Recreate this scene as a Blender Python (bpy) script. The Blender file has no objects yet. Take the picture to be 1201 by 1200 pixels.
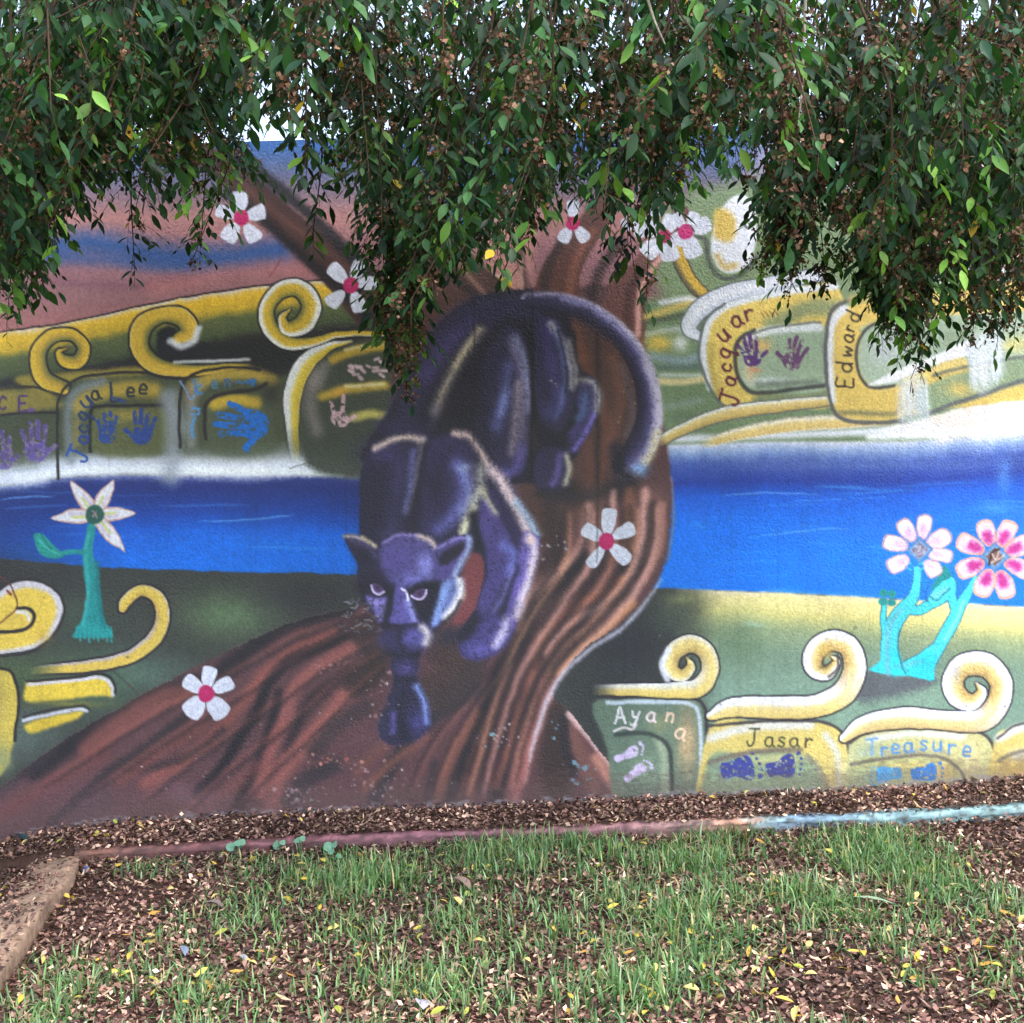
import bpy, math, random
import numpy as np
from mathutils import Vector, Matrix

random.seed(7)
rng = np.random.default_rng(11)
scene = bpy.context.scene
col = scene.collection

# ------------------------------------------------------------------ camera
FOC = 1375.0          # focal length in photograph pixels
DIST = 5.5            # metres from camera to the painted wall
CAMZ = 1.4
PX = DIST / FOC       # metres per photograph pixel on the wall (4 mm)
cam_data = bpy.data.cameras.new('camera')
cam_data.sensor_fit = 'HORIZONTAL'
cam_data.angle = 2 * math.atan(600.5 / FOC)
cam_data.clip_start = 0.05
cam_data.clip_end = 500
cam = bpy.data.objects.new('camera', cam_data)
cam.location = (0, -DIST, CAMZ)
cam.rotation_euler = (math.radians(90), 0, 0)
col.objects.link(cam)
scene.camera = cam

# ------------------------------------------------------------------ sky, sun, exposure
SUN_EL, SUN_AZ = math.radians(52), math.radians(140)   # azimuth: clockwise from +Y (towards the wall)
world = bpy.data.worlds.new('World')
scene.world = world
world.use_nodes = True
wn = world.node_tree.nodes
wl = world.node_tree.links
bg = wn['Background']
sky = wn.new('ShaderNodeTexSky')
sky.sky_type = 'NISHITA'
sky.sun_disc = False
sky.sun_elevation = SUN_EL
sky.sun_rotation = SUN_AZ
sky.air_density = 1.0
sky.dust_density = 1.6
sky.ozone_density = 1.0
haz = wn.new('ShaderNodeHueSaturation')          # thin overcast: the blue is washed out
haz.inputs['Saturation'].default_value = 0.72
haz.inputs['Value'].default_value = 1.08
wl.new(sky.outputs[0], haz.inputs['Color'])
wl.new(haz.outputs[0], bg.inputs[0])
bg.inputs[1].default_value = 0.15
sun_data = bpy.data.lights.new('sun', 'SUN')
sun_data.energy = 0.9
sun_data.angle = math.radians(25)
sun_data.color = (1.0, 0.97, 0.93)
sun = bpy.data.objects.new('sun', sun_data)
sd = Vector((math.sin(SUN_AZ) * math.cos(SUN_EL), math.cos(SUN_AZ) * math.cos(SUN_EL), math.sin(SUN_EL)))
sun.rotation_euler = sd.to_track_quat('Z', 'Y').to_euler()
sun.location = sd * 30
col.objects.link(sun)
scene.view_settings.view_transform = 'Standard'
scene.view_settings.look = 'None'
scene.view_settings.gamma = 1
scene.view_settings.use_curve_mapping = False
scene.view_settings.exposure = 1.88
scene.cycles.max_bounces = 4
scene.cycles.transparent_max_bounces = 4

# ------------------------------------------------------------------ helpers
def lin(c):
    c = np.asarray(c, dtype=np.float64) / 255.0
    return np.where(c <= 0.04045, c / 12.92, ((c + 0.055) / 1.055) ** 2.4)

def tag(o, label=None, cat=None, group=None, kind=None):
    if label: o['label'] = label
    if cat: o['category'] = cat
    if group: o['group'] = group
    if kind: o['kind'] = kind
    return o

def empty(name, loc=(0, 0, 0)):
    o = bpy.data.objects.new(name, None)
    o.location = loc
    o.empty_display_size = 0.1
    col.objects.link(o)
    return o

def link(name, me, parent=None, mat=None):
    o = bpy.data.objects.new(name, me)
    if mat and not me.materials: me.materials.append(mat)
    col.objects.link(o)
    if parent: o.parent = parent
    return o

def np_mesh(name, verts, loops, starts, vcol=None, smooth=False):
    """mesh straight from numpy arrays; vcol is a linear colour per vertex"""
    me = bpy.data.meshes.new(name)
    verts = np.ascontiguousarray(verts, dtype=np.float32)
    me.vertices.add(len(verts)); me.vertices.foreach_set('co', verts.ravel())
    loops = np.ascontiguousarray(loops, dtype=np.int32).ravel()
    starts = np.ascontiguousarray(starts, dtype=np.int32)
    me.loops.add(len(loops)); me.loops.foreach_set('vertex_index', loops)
    me.polygons.add(len(starts)); me.polygons.foreach_set('loop_start', starts)
    if vcol is not None:
        a = me.color_attributes.new('Col', 'FLOAT_COLOR', 'POINT')
        c = np.ones((len(verts), 4), dtype=np.float32); c[:, :3] = vcol
        a.data.foreach_set('color', c.ravel())
    me.update(calc_edges=True)
    if smooth: me.polygons.foreach_set('use_smooth', np.ones(len(starts), dtype=bool))
    return me

def quads(name, verts, q, vcol=None, smooth=False):
    q = np.asarray(q).reshape(-1, 4)
    return np_mesh(name, verts, q, np.arange(len(q)) * 4, vcol, smooth)

def tris(name, verts, t, vcol=None, smooth=False):
    t = np.asarray(t).reshape(-1, 3)
    return np_mesh(name, verts, t, np.arange(len(t)) * 3, vcol, smooth)

def tube_geo(pts, rad, n=6):
    """round tube through points; returns verts, quads"""
    pts = np.asarray(pts, float); k = len(pts)
    t = np.gradient(pts, axis=0); t /= np.linalg.norm(t, axis=1)[:, None] + 1e-9
    up = np.array([0.31, 0.83, 0.46])
    s = np.cross(t, up); s /= np.linalg.norm(s, axis=1)[:, None] + 1e-9
    u = np.cross(s, t)
    a = np.arange(n) * 2 * math.pi / n
    rad = np.broadcast_to(np.asarray(rad, float), (k,))
    v = pts[:, None] + rad[:, None, None] * (np.cos(a)[None, :, None] * s[:, None] + np.sin(a)[None, :, None] * u[:, None])
    i, j = np.meshgrid(np.arange(k - 1), np.arange(n), indexing='ij')
    q = np.stack([i * n + j, i * n + (j + 1) % n, (i + 1) * n + (j + 1) % n, (i + 1) * n + j], -1).reshape(-1, 4)
    return v.reshape(-1, 3), q

_NT = {}
def vnoise(x, y, seed=0):
    """smooth value noise in -1..1 on unit lattice"""
    if seed not in _NT: _NT[seed] = np.random.default_rng(seed).random((256, 256)) * 2 - 1
    r = _NT[seed]
    xi, yi = np.floor(x).astype(int), np.floor(y).astype(int)
    fx, fy = x - xi, y - yi
    fx, fy = fx * fx * (3 - 2 * fx), fy * fy * (3 - 2 * fy)
    g = lambda a, b: r[a & 255, b & 255]
    return (g(xi, yi) * (1 - fx) + g(xi + 1, yi) * fx) * (1 - fy) + (g(xi, yi + 1) * (1 - fx) + g(xi + 1, yi + 1) * fx) * fy

def fbm(x, y, seed=0, oct=4):
    v = 0; a = 1.0; n = 0
    for k in range(oct):
        v = v + a * vnoise(x * 2 ** k, y * 2 ** k, seed + k); n += a; a *= 0.5
    return v / n

def cr(ctrl, n=8, closed=False):
    """Catmull-Rom through control points of any dimension"""
    P = np.asarray(ctrl, float)
    if closed: P = np.vstack([P[-1:], P, P[:2]])
    else: P = np.vstack([2 * P[0] - P[1], P, 2 * P[-1] - P[-2]])
    out = []
    t = (np.arange(n) / n)[:, None]
    for i in range(1, len(P) - 2):
        a, b, c, d = P[i - 1], P[i], P[i + 1], P[i + 2]
        out.append(0.5 * (2 * b + (c - a) * t + (2 * a - 5 * b + 4 * c - d) * t ** 2 + (3 * b - a - 3 * c + d) * t ** 3))
    out = np.vstack(out)
    return out if closed else np.vstack([out, P[-2:-1]])

# ------------------------------------------------------------------ materials
def new_mat(name):
    m = bpy.data.materials.new(name); m.use_nodes = True
    nt = m.node_tree
    return m, nt.nodes, nt.links, nt.nodes['Principled BSDF']

def paint_material(name, rough=0.55, grain=95.0, bump=0.75, dist=0.0045):
    """painted stucco: the paint colour comes from the colour attribute, the relief from noise"""
    m, N, L, P = new_mat(name)
    at = N.new('ShaderNodeAttribute'); at.attribute_name = 'Col'
    tc = N.new('ShaderNodeTexCoord')
    n1 = N.new('ShaderNodeTexNoise'); n1.inputs['Scale'].default_value = grain; n1.inputs['Detail'].default_value = 5; n1.inputs['Roughness'].default_value = 0.6
    n2 = N.new('ShaderNodeTexNoise'); n2.inputs['Scale'].default_value = 3.0; n2.inputs['Detail'].default_value = 8; n2.inputs['Roughness'].default_value = 0.65
    n3 = N.new('ShaderNodeTexVoronoi'); n3.inputs['Scale'].default_value = grain * 0.9
    for n in (n1, n2, n3): L.new(tc.outputs['Object'], n.inputs['Vector'])
    # grimy mottling, a few per cent either way
    mr = N.new('ShaderNodeMapRange'); mr.inputs['From Min'].default_value = 0.3; mr.inputs['From Max'].default_value = 0.7
    mr.inputs['To Min'].default_value = 0.86; mr.inputs['To Max'].default_value = 1.08
    L.new(n2.outputs['Fac'], mr.inputs['Value'])
    # grain: colour goes lighter and darker with the stucco relief noise
    mr2 = N.new('ShaderNodeMapRange'); mr2.inputs['From Min'].default_value = 0.25; mr2.inputs['From Max'].default_value = 0.75
    mr2.inputs['To Min'].default_value = 0.8; mr2.inputs['To Max'].default_value = 1.2
    L.new(n1.outputs['Fac'], mr2.inputs['Value'])
    mu = N.new('ShaderNodeMath'); mu.operation = 'MULTIPLY'
    L.new(mr.outputs[0], mu.inputs[0]); L.new(mr2.outputs[0], mu.inputs[1])
    mx = N.new('ShaderNodeVectorMath'); mx.operation = 'SCALE'
    L.new(at.outputs['Color'], mx.inputs[0]); L.new(mu.outputs[0], mx.inputs['Scale'])
    L.new(mx.outputs[0], P.inputs['Base Color'])
    ad = N.new('ShaderNodeMath'); ad.operation = 'SUBTRACT'
    L.new(n1.outputs['Fac'], ad.inputs[0])
    sc = N.new('ShaderNodeMath'); sc.operation = 'MULTIPLY'; sc.inputs[1].default_value = 0.35
    L.new(n3.outputs['Distance'], sc.inputs[0]); L.new(sc.outputs[0], ad.inputs[1])
    # the trowelled coat is rougher in some places than in others
    n4 = N.new('ShaderNodeTexNoise'); n4.inputs['Scale'].default_value = 2.2; n4.inputs['Detail'].default_value = 4
    L.new(tc.outputs['Object'], n4.inputs['Vector'])
    mr4 = N.new('ShaderNodeMapRange'); mr4.inputs['From Min'].default_value = 0.35; mr4.inputs['From Max'].default_value = 0.65
    mr4.inputs['To Min'].default_value = bump * 0.35; mr4.inputs['To Max'].default_value = bump * 1.25
    L.new(n4.outputs['Fac'], mr4.inputs['Value'])
    b = N.new('ShaderNodeBump'); b.inputs['Distance'].default_value = dist
    L.new(mr4.outputs[0], b.inputs['Strength'])
    L.new(ad.outputs[0], b.inputs['Height']); L.new(b.outputs[0], P.inputs['Normal'])
    P.inputs['Roughness'].default_value = rough
    P.inputs['Specular IOR Level'].default_value = 0.4
    return m

def attr_material(name, rough=0.7, translucent=0.0, spec=0.3, noise=0.0, nscale=40.0, bump=0.0):
    m, N, L, P = new_mat(name)
    at = N.new('ShaderNodeAttribute'); at.attribute_name = 'Col'
    src = at.outputs['Color']
    if noise or bump:
        tc = N.new('ShaderNodeTexCoord')
        n = N.new('ShaderNodeTexNoise'); n.inputs['Scale'].default_value = nscale; n.inputs['Detail'].default_value = 6; n.inputs['Roughness'].default_value = 0.65
        L.new(tc.outputs['Object'], n.inputs['Vector'])
    if noise:
        mr = N.new('ShaderNodeMapRange'); mr.inputs['From Min'].default_value = 0.25; mr.inputs['From Max'].default_value = 0.75
        mr.inputs['To Min'].default_value = 1 - noise; mr.inputs['To Max'].default_value = 1 + noise
        L.new(n.outputs['Fac'], mr.inputs['Value'])
        mx = N.new('ShaderNodeVectorMath'); mx.operation = 'SCALE'
        L.new(src, mx.inputs[0]); L.new(mr.outputs[0], mx.inputs['Scale'])
        src = mx.outputs[0]
    if bump:
        b = N.new('ShaderNodeBump'); b.inputs['Strength'].default_value = bump; b.inputs['Distance'].default_value = 0.01
        L.new(n.outputs['Fac'], b.inputs['Height']); L.new(b.outputs[0], P.inputs['Normal'])
    L.new(src, P.inputs['Base Color'])
    P.inputs['Roughness'].default_value = rough
    P.inputs['Specular IOR Level'].default_value = spec
    if translucent:
        tr = N.new('ShaderNodeBsdfTranslucent')
        mc = N.new('ShaderNodeMixRGB'); mc.blend_type = 'MULTIPLY'; mc.inputs[0].default_value = 1
        mc.inputs[2].default_value = (1.3, 1.6, 0.5, 1)
        L.new(src, mc.inputs[1]); L.new(mc.outputs[0], tr.inputs['Color'])
        mi = N.new('ShaderNodeMixShader'); mi.inputs[0].default_value = translucent
        L.new(P.outputs[0], mi.inputs[1]); L.new(tr.outputs[0], mi.inputs[2])
        L.new(mi.outputs[0], N['Material Output'].inputs['Surface'])
    return m

M_paint = paint_material('painted_stucco')
M_kerb = paint_material('painted_concrete', grain=55, bump=0.6, dist=0.006, rough=0.75)
M_concrete = attr_material('weathered_concrete', rough=0.9, noise=0.5, nscale=26, bump=1.0)
M_soil = attr_material('soil', rough=0.95, noise=0.35, nscale=30, bump=0.6, spec=0.1)
M_leaf = attr_material('green_leaf', rough=0.5, translucent=0.3, spec=0.28, noise=0.3, nscale=55)
M_bright = attr_material('backlit_leaf', rough=0.5, translucent=0.5, spec=0.3)
M_grass = attr_material('grass_blade', rough=0.5, translucent=0.25, spec=0.35)
M_dry = attr_material('dry_leaf', rough=0.65, translucent=0.06, spec=0.35)
M_seed = attr_material('dry_seed', rough=0.8, translucent=0.1, spec=0.2)
M_bark = attr_material('bark', rough=0.9, noise=0.35, nscale=35, bump=0.7, spec=0.15)
# ================================================================== THE PAINTED WALL
# The mural is flat paint on stucco.  It is laid out on the wall in wall units of 4 mm
# (u to the right, v downwards) and becomes one fine mesh per painted motif.
STEP = 1.4
def axis(segs):
    out = []
    for a, b, s in segs: out.append(np.arange(a, b, s))
    return np.concatenate(out)
XS = axis([(-420, -40, 7), (-40, 1242, STEP), (1242, 1640, 7)])
YS = axis([(60, 230, 2.6), (230, 1000, STEP), (1000, 1090, 6)])
X, Y = np.meshgrid(XS, YS)
H, W = X.shape
IMG = np.zeros((H, W, 3))
LAB = np.zeros((H, W), dtype=np.int32)
PARTS = {}          # id -> (name, label, parent id)
def part(name, label=None, parent=0, group=None):
    i = len(PARTS) + 1
    PARTS[i] = (name, label, parent, group)
    return i

WX = 1.6 * fbm(X / 14, Y / 14, 40, 3)     # hand wobble of every painted edge
WY = 1.6 * fbm(X / 14, Y / 14, 50, 3)
SP = fbm(X / 2.4, Y / 2.4, 60, 2)          # spray speckle

def win(P, pad):
    x0, y0 = P[:, 0].min() - pad, P[:, 1].min() - pad
    x1, y1 = P[:, 0].max() + pad, P[:, 1].max() + pad
    i0, i1 = np.searchsorted(XS, x0), np.searchsorted(XS, x1)
    j0, j1 = np.searchsorted(YS, y0), np.searchsorted(YS, y1)
    return slice(j0, j1), slice(i0, i1)

CLIP = [None]
def blend(w, c, a):
    if CLIP[0] is not None: a = a * CLIP[0][w]
    a = np.clip(a, 0, 1)[..., None]
    IMG[w] = IMG[w] * (1 - a) + np.asarray(c, float) * a

def mark(w, m, lab):
    if lab:
        if CLIP[0] is not None: m = m & (CLIP[0][w] > 0.5)
        LAB[w][m] = lab

def sdf(P, x, y):
    """signed distance to a closed polygon, negative inside"""
    d = np.full(x.shape, 1e9); inside = np.zeros(x.shape, bool)
    for (ax, ay), (bx, by) in zip(P, np.roll(P, -1, 0)):
        ex, ey = bx - ax, by - ay
        px, py = x - ax, y - ay
        t = np.clip((px * ex + py * ey) / (ex * ex + ey * ey + 1e-9), 0, 1)
        d = np.minimum(d, (px - t * ex) ** 2 + (py - t * ey) ** 2)
        c = (ay > y) != (by > y)
        with np.errstate(divide='ignore', invalid='ignore'):
            inside ^= c & (x < ex * (y - ay) / (by - ay + 1e-12) + ax)
    d = np.sqrt(d)
    return np.where(inside, -d, d)

def edge(d, soft):
    t = np.clip(0.5 - d / (2 * soft), 0, 1)
    return t * t * (3 - 2 * t)

def fill(pts, c, soft=1.0, op=1.0, lab=0, smooth=True, n=6, grad=None):
    P = cr(pts, n, True) if smooth else np.asarray(pts, float)
    w = win(P, soft * 2 + 4)
    d = sdf(P, X[w] + WX[w], Y[w] + WY[w]) + (SP[w] * soft * 0.3 if soft > 2.5 else 0)
    m = edge(d, soft)
    if grad is not None: c = grad(X[w], Y[w])
    blend(w, c, m * op); mark(w, d < 0, lab)

def path_d(P, x, y):
    """best (distance - halfwidth), relative offset and side for a polyline with halfwidths P[:,2]"""
    best = np.full(x.shape, 1e9); e = np.full(x.shape, 1e9); q = np.zeros(x.shape); hw = np.ones(x.shape); tt = np.zeros(x.shape)
    L = len(P) - 1
    for k in range(L):
        ax, ay, aw = P[k, :3]; bx, by, bw = P[k + 1, :3]
        ex, ey = bx - ax, by - ay
        px, py = x - ax, y - ay
        t = np.clip((px * ex + py * ey) / (ex * ex + ey * ey + 1e-9), 0, 1)
        d = np.hypot(px - t * ex, py - t * ey)
        wd = np.maximum(aw + (bw - aw) * t, 0.3)
        r = d / wd
        u = r < best
        best = np.where(u, r, best)
        q = np.where(u, np.sign(ex * py - ey * px) * r, q)
        hw = np.where(u, wd, hw); tt = np.where(u, (k + t) / L, tt)
        e = np.minimum(e, d - wd)
    return e, q, hw, tt

def stroke(pts, wd, c, soft=1.0, op=1.0, lab=0, smooth=True, n=6, taper=False):
    P = np.asarray(pts, float)
    if P.shape[1] == 2: P = np.column_stack([P, np.full(len(P), float(wd))])
    if smooth and len(P) > 2: P = cr(P, n)
    if taper:
        s = np.linspace(0, 1, len(P)); P[:, 2] *= np.clip(np.minimum(s, 1 - s) * 4 + 0.25, 0, 1)
    w = win(P, P[:, 2].max() + soft * 2 + 3)
    e, q, hw, tt = path_d(P, X[w] + WX[w] * 0.7, Y[w] + WY[w] * 0.7)
    if soft > 2.5: e = e + SP[w] * soft * 0.28
    blend(w, c, edge(e, soft) * op); mark(w, e < 0.3, lab)

def tube(pts, ramp, line=(38, 34, 40), lw=1.6, lab=0, soft=1.0, n=8, op=1.0, fade=(0, 0), ramp2=None, sw=(.3, .5)):
    """a rounded painted band: colour runs across it, dark line along both rims"""
    P = cr(pts, n)
    w = win(P, P[:, 2].max() + 8)
    e, q, hw, tt = path_d(P, X[w] + WX[w] * 0.6, Y[w] + WY[w] * 0.6)
    qs = np.array([r[0] for r in ramp]); cs = np.array([r[1] for r in ramp], float)
    qq = np.clip(q + SP[w] * 0.12, -1, 1)
    c = np.stack([np.interp(qq, qs, cs[:, k]) for k in range(3)], -1)
    if ramp2 is not None:                  # the colouring changes where the band starts to curl
        qs = np.array([r[0] for r in ramp2]); cs = np.array([r[1] for r in ramp2], float)
        c2 = np.stack([np.interp(qq, qs, cs[:, k]) for k in range(3)], -1)
        f = np.clip((tt - sw[0]) / (sw[1] - sw[0]), 0, 1)[..., None]; f = f * f * (3 - 2 * f)
        c = c * (1 - f) + c2 * f
    if line is not None:
        a = np.clip((np.abs(q) * hw - (hw - lw)) / 1.2 + 0.5, 0, 1)[..., None] * np.clip(hw / 4, 0, 1)[..., None]
        c = c * (1 - a) + np.asarray(line, float) * a
    m = edge(e, soft) * op
    if fade[0]: m = m * np.clip(tt / fade[0], 0, 1)
    if fade[1]: m = m * np.clip((1 - tt) / fade[1], 0, 1)
    CL = CLIP[0][w] if CLIP[0] is not None else 1
    a = np.clip(m * CL, 0, 1)[..., None]
    IMG[w] = IMG[w] * (1 - a) + c * a
    mark(w, (e < 0) & (m > 0.4), lab)

def blob(x, y, rx, ry, c, op=1.0, rot=0.0, lab=0):
    a = math.radians(rot)
    R = max(rx, ry) * 2.2
    w = win(np.array([[x - R, y - R], [x + R, y + R]]), 1)
    dx, dy = X[w] - x + WX[w] * 2, Y[w] - y + WY[w] * 2
    u, v = (dx * math.cos(a) + dy * math.sin(a)) / rx, (-dx * math.sin(a) + dy * math.cos(a)) / ry
    g = np.exp(-(u * u + v * v) * 1.2)
    blend(w, c, op * np.clip(g + SP[w] * 0.12 * g, 0, 1))
    if lab: mark(w, g > 0.45, lab)

def layer(mask, c, op=1.0):
    a = np.clip(mask * op, 0, 1)[..., None]
    if CLIP[0] is not None: a = a * CLIP[0][..., None]
    IMG[:] = IMG * (1 - a) + np.asarray(c, float) * a

def at(pts):
    pts = np.asarray(pts, float)
    return np.interp(XS, pts[:, 0], pts[:, 1])[None, :]

def ramp_v(top, stops, y=None):
    d = Y + WY * 2 - top
    s = np.array([k[0] for k in stops]); c = np.array([k[1] for k in stops], float)
    return np.stack([np.interp(d, s, c[:, k]) for k in range(3)], -1)

def sm(d, soft): return edge(d, soft)       # 1 where d < 0

# ------------------------------------------------------------------ sky, banks, river
L_sky = part('painted_sky', 'pink and blue painted sunset sky behind the scrolls')
L_hill = part('painted_terrace', 'green and yellow painted terrace bands above the left stretch of river')
L_ter = part('painted_terrace', 'pale green painted terrace bands above the right stretch of river')
L_river = part('painted_river', 'dark blue painted river to the left of the panther')
L_riv2 = part('painted_river', 'bright blue painted river to the right of the tree')
L_mead = part('painted_meadow', 'dark green painted meadow under the left stretch of river')
L_mea2 = part('painted_meadow', 'sage and pale yellow painted meadow under the right stretch of river')
LAB[:] = L_sky

IMG[:] = ramp_v(0, [(60, (40, 80, 140)), (170, (45, 90, 150)), (225, (116, 98, 112)), (255, (166, 116, 112)), (300, (146, 100, 108)), (345, (140, 98, 102)), (400, (164, 102, 100))])
stroke([(-300, 262), (20, 288), (110, 285), (190, 300), (260, 302), (330, 292)], 13, (40, 78, 138), 17, 0.95)
stroke([(40, 300), (130, 305), (215, 310)], 8, (45, 80, 140), 10, 0.6)
stroke([(60, 330), (150, 335), (220, 326)], 4, (112, 72, 90), 9, 0.6)
stroke([(180, 338), (290, 318), (380, 318)], 8, (182, 112, 108), 12, 0.6)
fill([(505, 160), (620, 150), (620, 230), (585, 262), (540, 268), (505, 235)], (42, 96, 160), 10, 0.95)
fill([(560, 262), (620, 230), (622, 330), (590, 345)], (188, 132, 122), 9, 0.9)
layer(sm(900 - X, 60) * sm(Y - 330, 20), (226, 186, 182), 0.9)
stroke([(1080, 232), (1160, 225), (1300, 240)], 9, (232, 196, 190), 10, 0.8)
stroke([(1150, 160), (1195, 190), (1250, 190)], 12, (70, 140, 215), 8, 0.9)

# left terraces
topL = at([(-420, 470), (0, 391), (50, 384), (100, 374), (200, 352), (300, 336), (400, 327), (480, 322)])
isL = X < 600
hill = ramp_v(topL, [(0, (205, 196, 190)), (4, (214, 180, 90)), (8, (214, 172, 44)), (22, (188, 156, 46)), (32, (84, 92, 54)), (50, (66, 76, 48)), (60, (34, 32, 34)), (78, (26, 24, 30)), (100, (30, 30, 32))])
m = sm(topL - Y - WY, 1.0) * isL
IMG[:] = IMG * (1 - m[..., None]) + hill * m[..., None]
LAB[(Y > topL) & isL] = L_hill
stroke([(x, float(np.interp(x, XS, topL[0])) - 0.5) for x in (-400, 0, 50, 100, 200, 300, 400, 470)], 1.1, (45, 32, 34), 0.8)
# murk behind the arches
fill([(-400, 462), (0, 456), (70, 440), (170, 436), (300, 430), (330, 440), (450, 395), (470, 470), (470, 560), (-400, 580)], (66, 72, 52), 6, 1.0)
# right terraces
m = sm(755 - X, 2) * sm(350 - 0.09 * (X - 760) - Y, 8)
IMG[:] = IMG * (1 - m[..., None]) + np.array((112, 134, 100)) * m[..., None]
LAB[(X > 755) & (Y > 300)] = L_ter
fill([(790, 235), (1010, 215), (1010, 360), (790, 360)], (122, 142, 105), 12, 1.0)

# meadow
botL = at([(-420, 640), (0, 655), (60, 660), (130, 666), (250, 670), (400, 673), (600, 680)])
botR = at([(600, 680), (785, 690), (900, 695), (1000, 700), (1100, 706), (1201, 712), (1640, 735)])
bot = np.where(X < 620, botL, botR)
IMG[Y > bot - 20] = (52, 54, 50)
LAB[(Y > bot) & isL] = L_mead
LAB[(Y > bot) & ~isL] = L_mea2
# river
topR = at([(-420, 600), (0, 571), (40, 565), (80, 560), (130, 557), (230, 558), (330, 557), (425, 560), (780, 522), (900, 518), (1060, 518), (1201, 508), (1640, 498)])
rivL = ramp_v(topR, [(0, (44, 54, 122)), (14, (26, 42, 112)), (40, (16, 56, 142)), (66, (2, 82, 190)), (100, (0, 102, 214)), (130, (0, 110, 222))])
rivR = ramp_v(topR, [(0, (216, 218, 236)), (10, (140, 164, 210)), (24, (60, 86, 168)), (46, (24, 56, 152)), (64, (6, 88, 206)), (90, (2, 106, 226)), (130, (0, 116, 236)), (190, (0, 118, 238))])
riv = np.where(X[..., None] < 620, rivL, rivR)
m = sm(topR - Y, 2.5) * sm(Y - bot - WY, 1.6)
IMG[:] = IMG * (1 - m[..., None]) + riv * m[..., None]
rv = (Y > topR) & (Y < bot)
LAB[rv & isL] = L_river; LAB[rv & ~isL] = L_riv2
CLIP[0] = rv.astype(float)
layer(sm(X - 70, 90) * isL, (20, 44, 110), 0.55)          # the river is painted darker at its left end
blob(300, 640, 150, 22, (0, 104, 216), 0.7); blob(250, 628, 50, 12, (2, 94, 204), 0.5)
for k in range(46):
    x = random.choice([random.uniform(-10, 400), random.uniform(800, 1190)]); y = random.uniform(575, 665) if x < 600 else random.uniform(560, 690)
    l = random.uniform(25, 110); s = random.uniform(-0.04, 0.05)
    stroke([(x, y), (x + l / 2, y + l * s), (x + l, y + l * s * 1.5)], random.uniform(0.5, 1.6), (70, 150, 235) if x > 600 else (60, 120, 205), 1.3, random.uniform(0.1, 0.45), taper=True)
for p in ([(0, 586), (30, 583), (66, 582)], [(235, 612), (300, 609), (345, 604)], [(290, 641), (370, 642)], [(845, 581), (900, 578), (960, 580)], [(880, 630), (960, 621), (1000, 621)], [(930, 588), (1040, 583)]):
    stroke(p, 1.0, (110, 165, 235), 1.0, 0.6, taper=True)
blob(1178, 560, 10, 25, (90, 150, 230), 0.55); blob(1165, 596, 22, 7, (80, 150, 235), 0.5); blob(820, 616, 12, 5, (50, 140, 235), 0.5)
blob(1000, 545, 200, 8, (110, 130, 190), 0.35)
CLIP[0] = None

# meadow colours
blob(-50, 700, 130, 60, (40, 38, 42), 0.9)
blob(265, 722, 62, 30, (92, 116, 80), 0.85); blob(165, 790, 75, 26, (78, 98, 88), 0.9); blob(110, 800, 60, 50, (66, 88, 72), 0.8)
blob(25, 790, 70, 30, (74, 92, 60), 0.8); blob(30, 860, 50, 40, (78, 92, 84), 0.9); blob(90, 720, 50, 30, (62, 76, 62), 0.7)
blob(360, 700, 60, 22, (46, 44, 46), 0.8)
gR = ramp_v(botR, [(0, (236, 222, 190)), (8, (234, 218, 150)), (24, (214, 204, 128)), (44, (142, 156, 116)), (70, (116, 140, 120)), (120, (122, 150, 132)), (240, (126, 150, 130))])
m = sm(botR - Y - WY, 2.0) * sm(815 - X - WX * 6, 45)
IMG[:] = IMG * (1 - m[..., None]) + gR * m[..., None]
blob(735, 760, 60, 60, (40, 42, 48), 0.95); blob(725, 830, 40, 60, (46, 50, 54), 0.9); blob(800, 715, 30, 18, (72, 80, 66), 0.8)
blob(868, 755, 40, 30, (104, 128, 98), 0.8); blob(790, 730, 25, 14, (62, 72, 62), 0.7); blob(800, 702, 22, 6, (120, 125, 80), 0.6)
blob(885, 733, 14, 3, (150, 185, 175), 0.5)
stroke([(905, 703), (1030, 712), (1130, 722), (1240, 728)], 9, (238, 222, 150), 8, 0.55)
fill([(1000, 800), (1016, 786), (1050, 790), (1096, 794), (1088, 806), (1050, 816), (1010, 822)], (88, 92, 98), 7, 0.95)

# white spray along the water
stroke([(-400, 580), (0, 562), (60, 552), (130, 547), (215, 549), (300, 550), (360, 545), (420, 548)], 11, (218, 222, 236), 8, 1.0)
stroke([(0, 552), (100, 540), (210, 540), (340, 533), (400, 536)], 7, (190, 196, 212), 14, 0.6)
stroke([(20, 560), (120, 551), (240, 552), (400, 555)], 4, (232, 236, 244), 4, 0.9)
L_foam = part('painted_foam', 'white and peach painted foam on the bank of the bright river')
fill([(1030, 506), (1100, 486), (1205, 454), (1420, 380), (1420, 505), (1205, 507), (1110, 514)], (240, 226, 218), 3, 1.0, lab=L_foam)
stroke([(790, 515), (880, 512), (980, 508), (1060, 504)], 4, (226, 228, 242), 4, 0.95)
stroke([(1020, 512), (1100, 509), (1240, 500)], 5, (240, 242, 250), 5, 0.95)
blob(1160, 480, 14, 18, (205, 215, 238), 0.5); blob(1080, 500, 20, 6, (225, 230, 245), 0.7)

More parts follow.
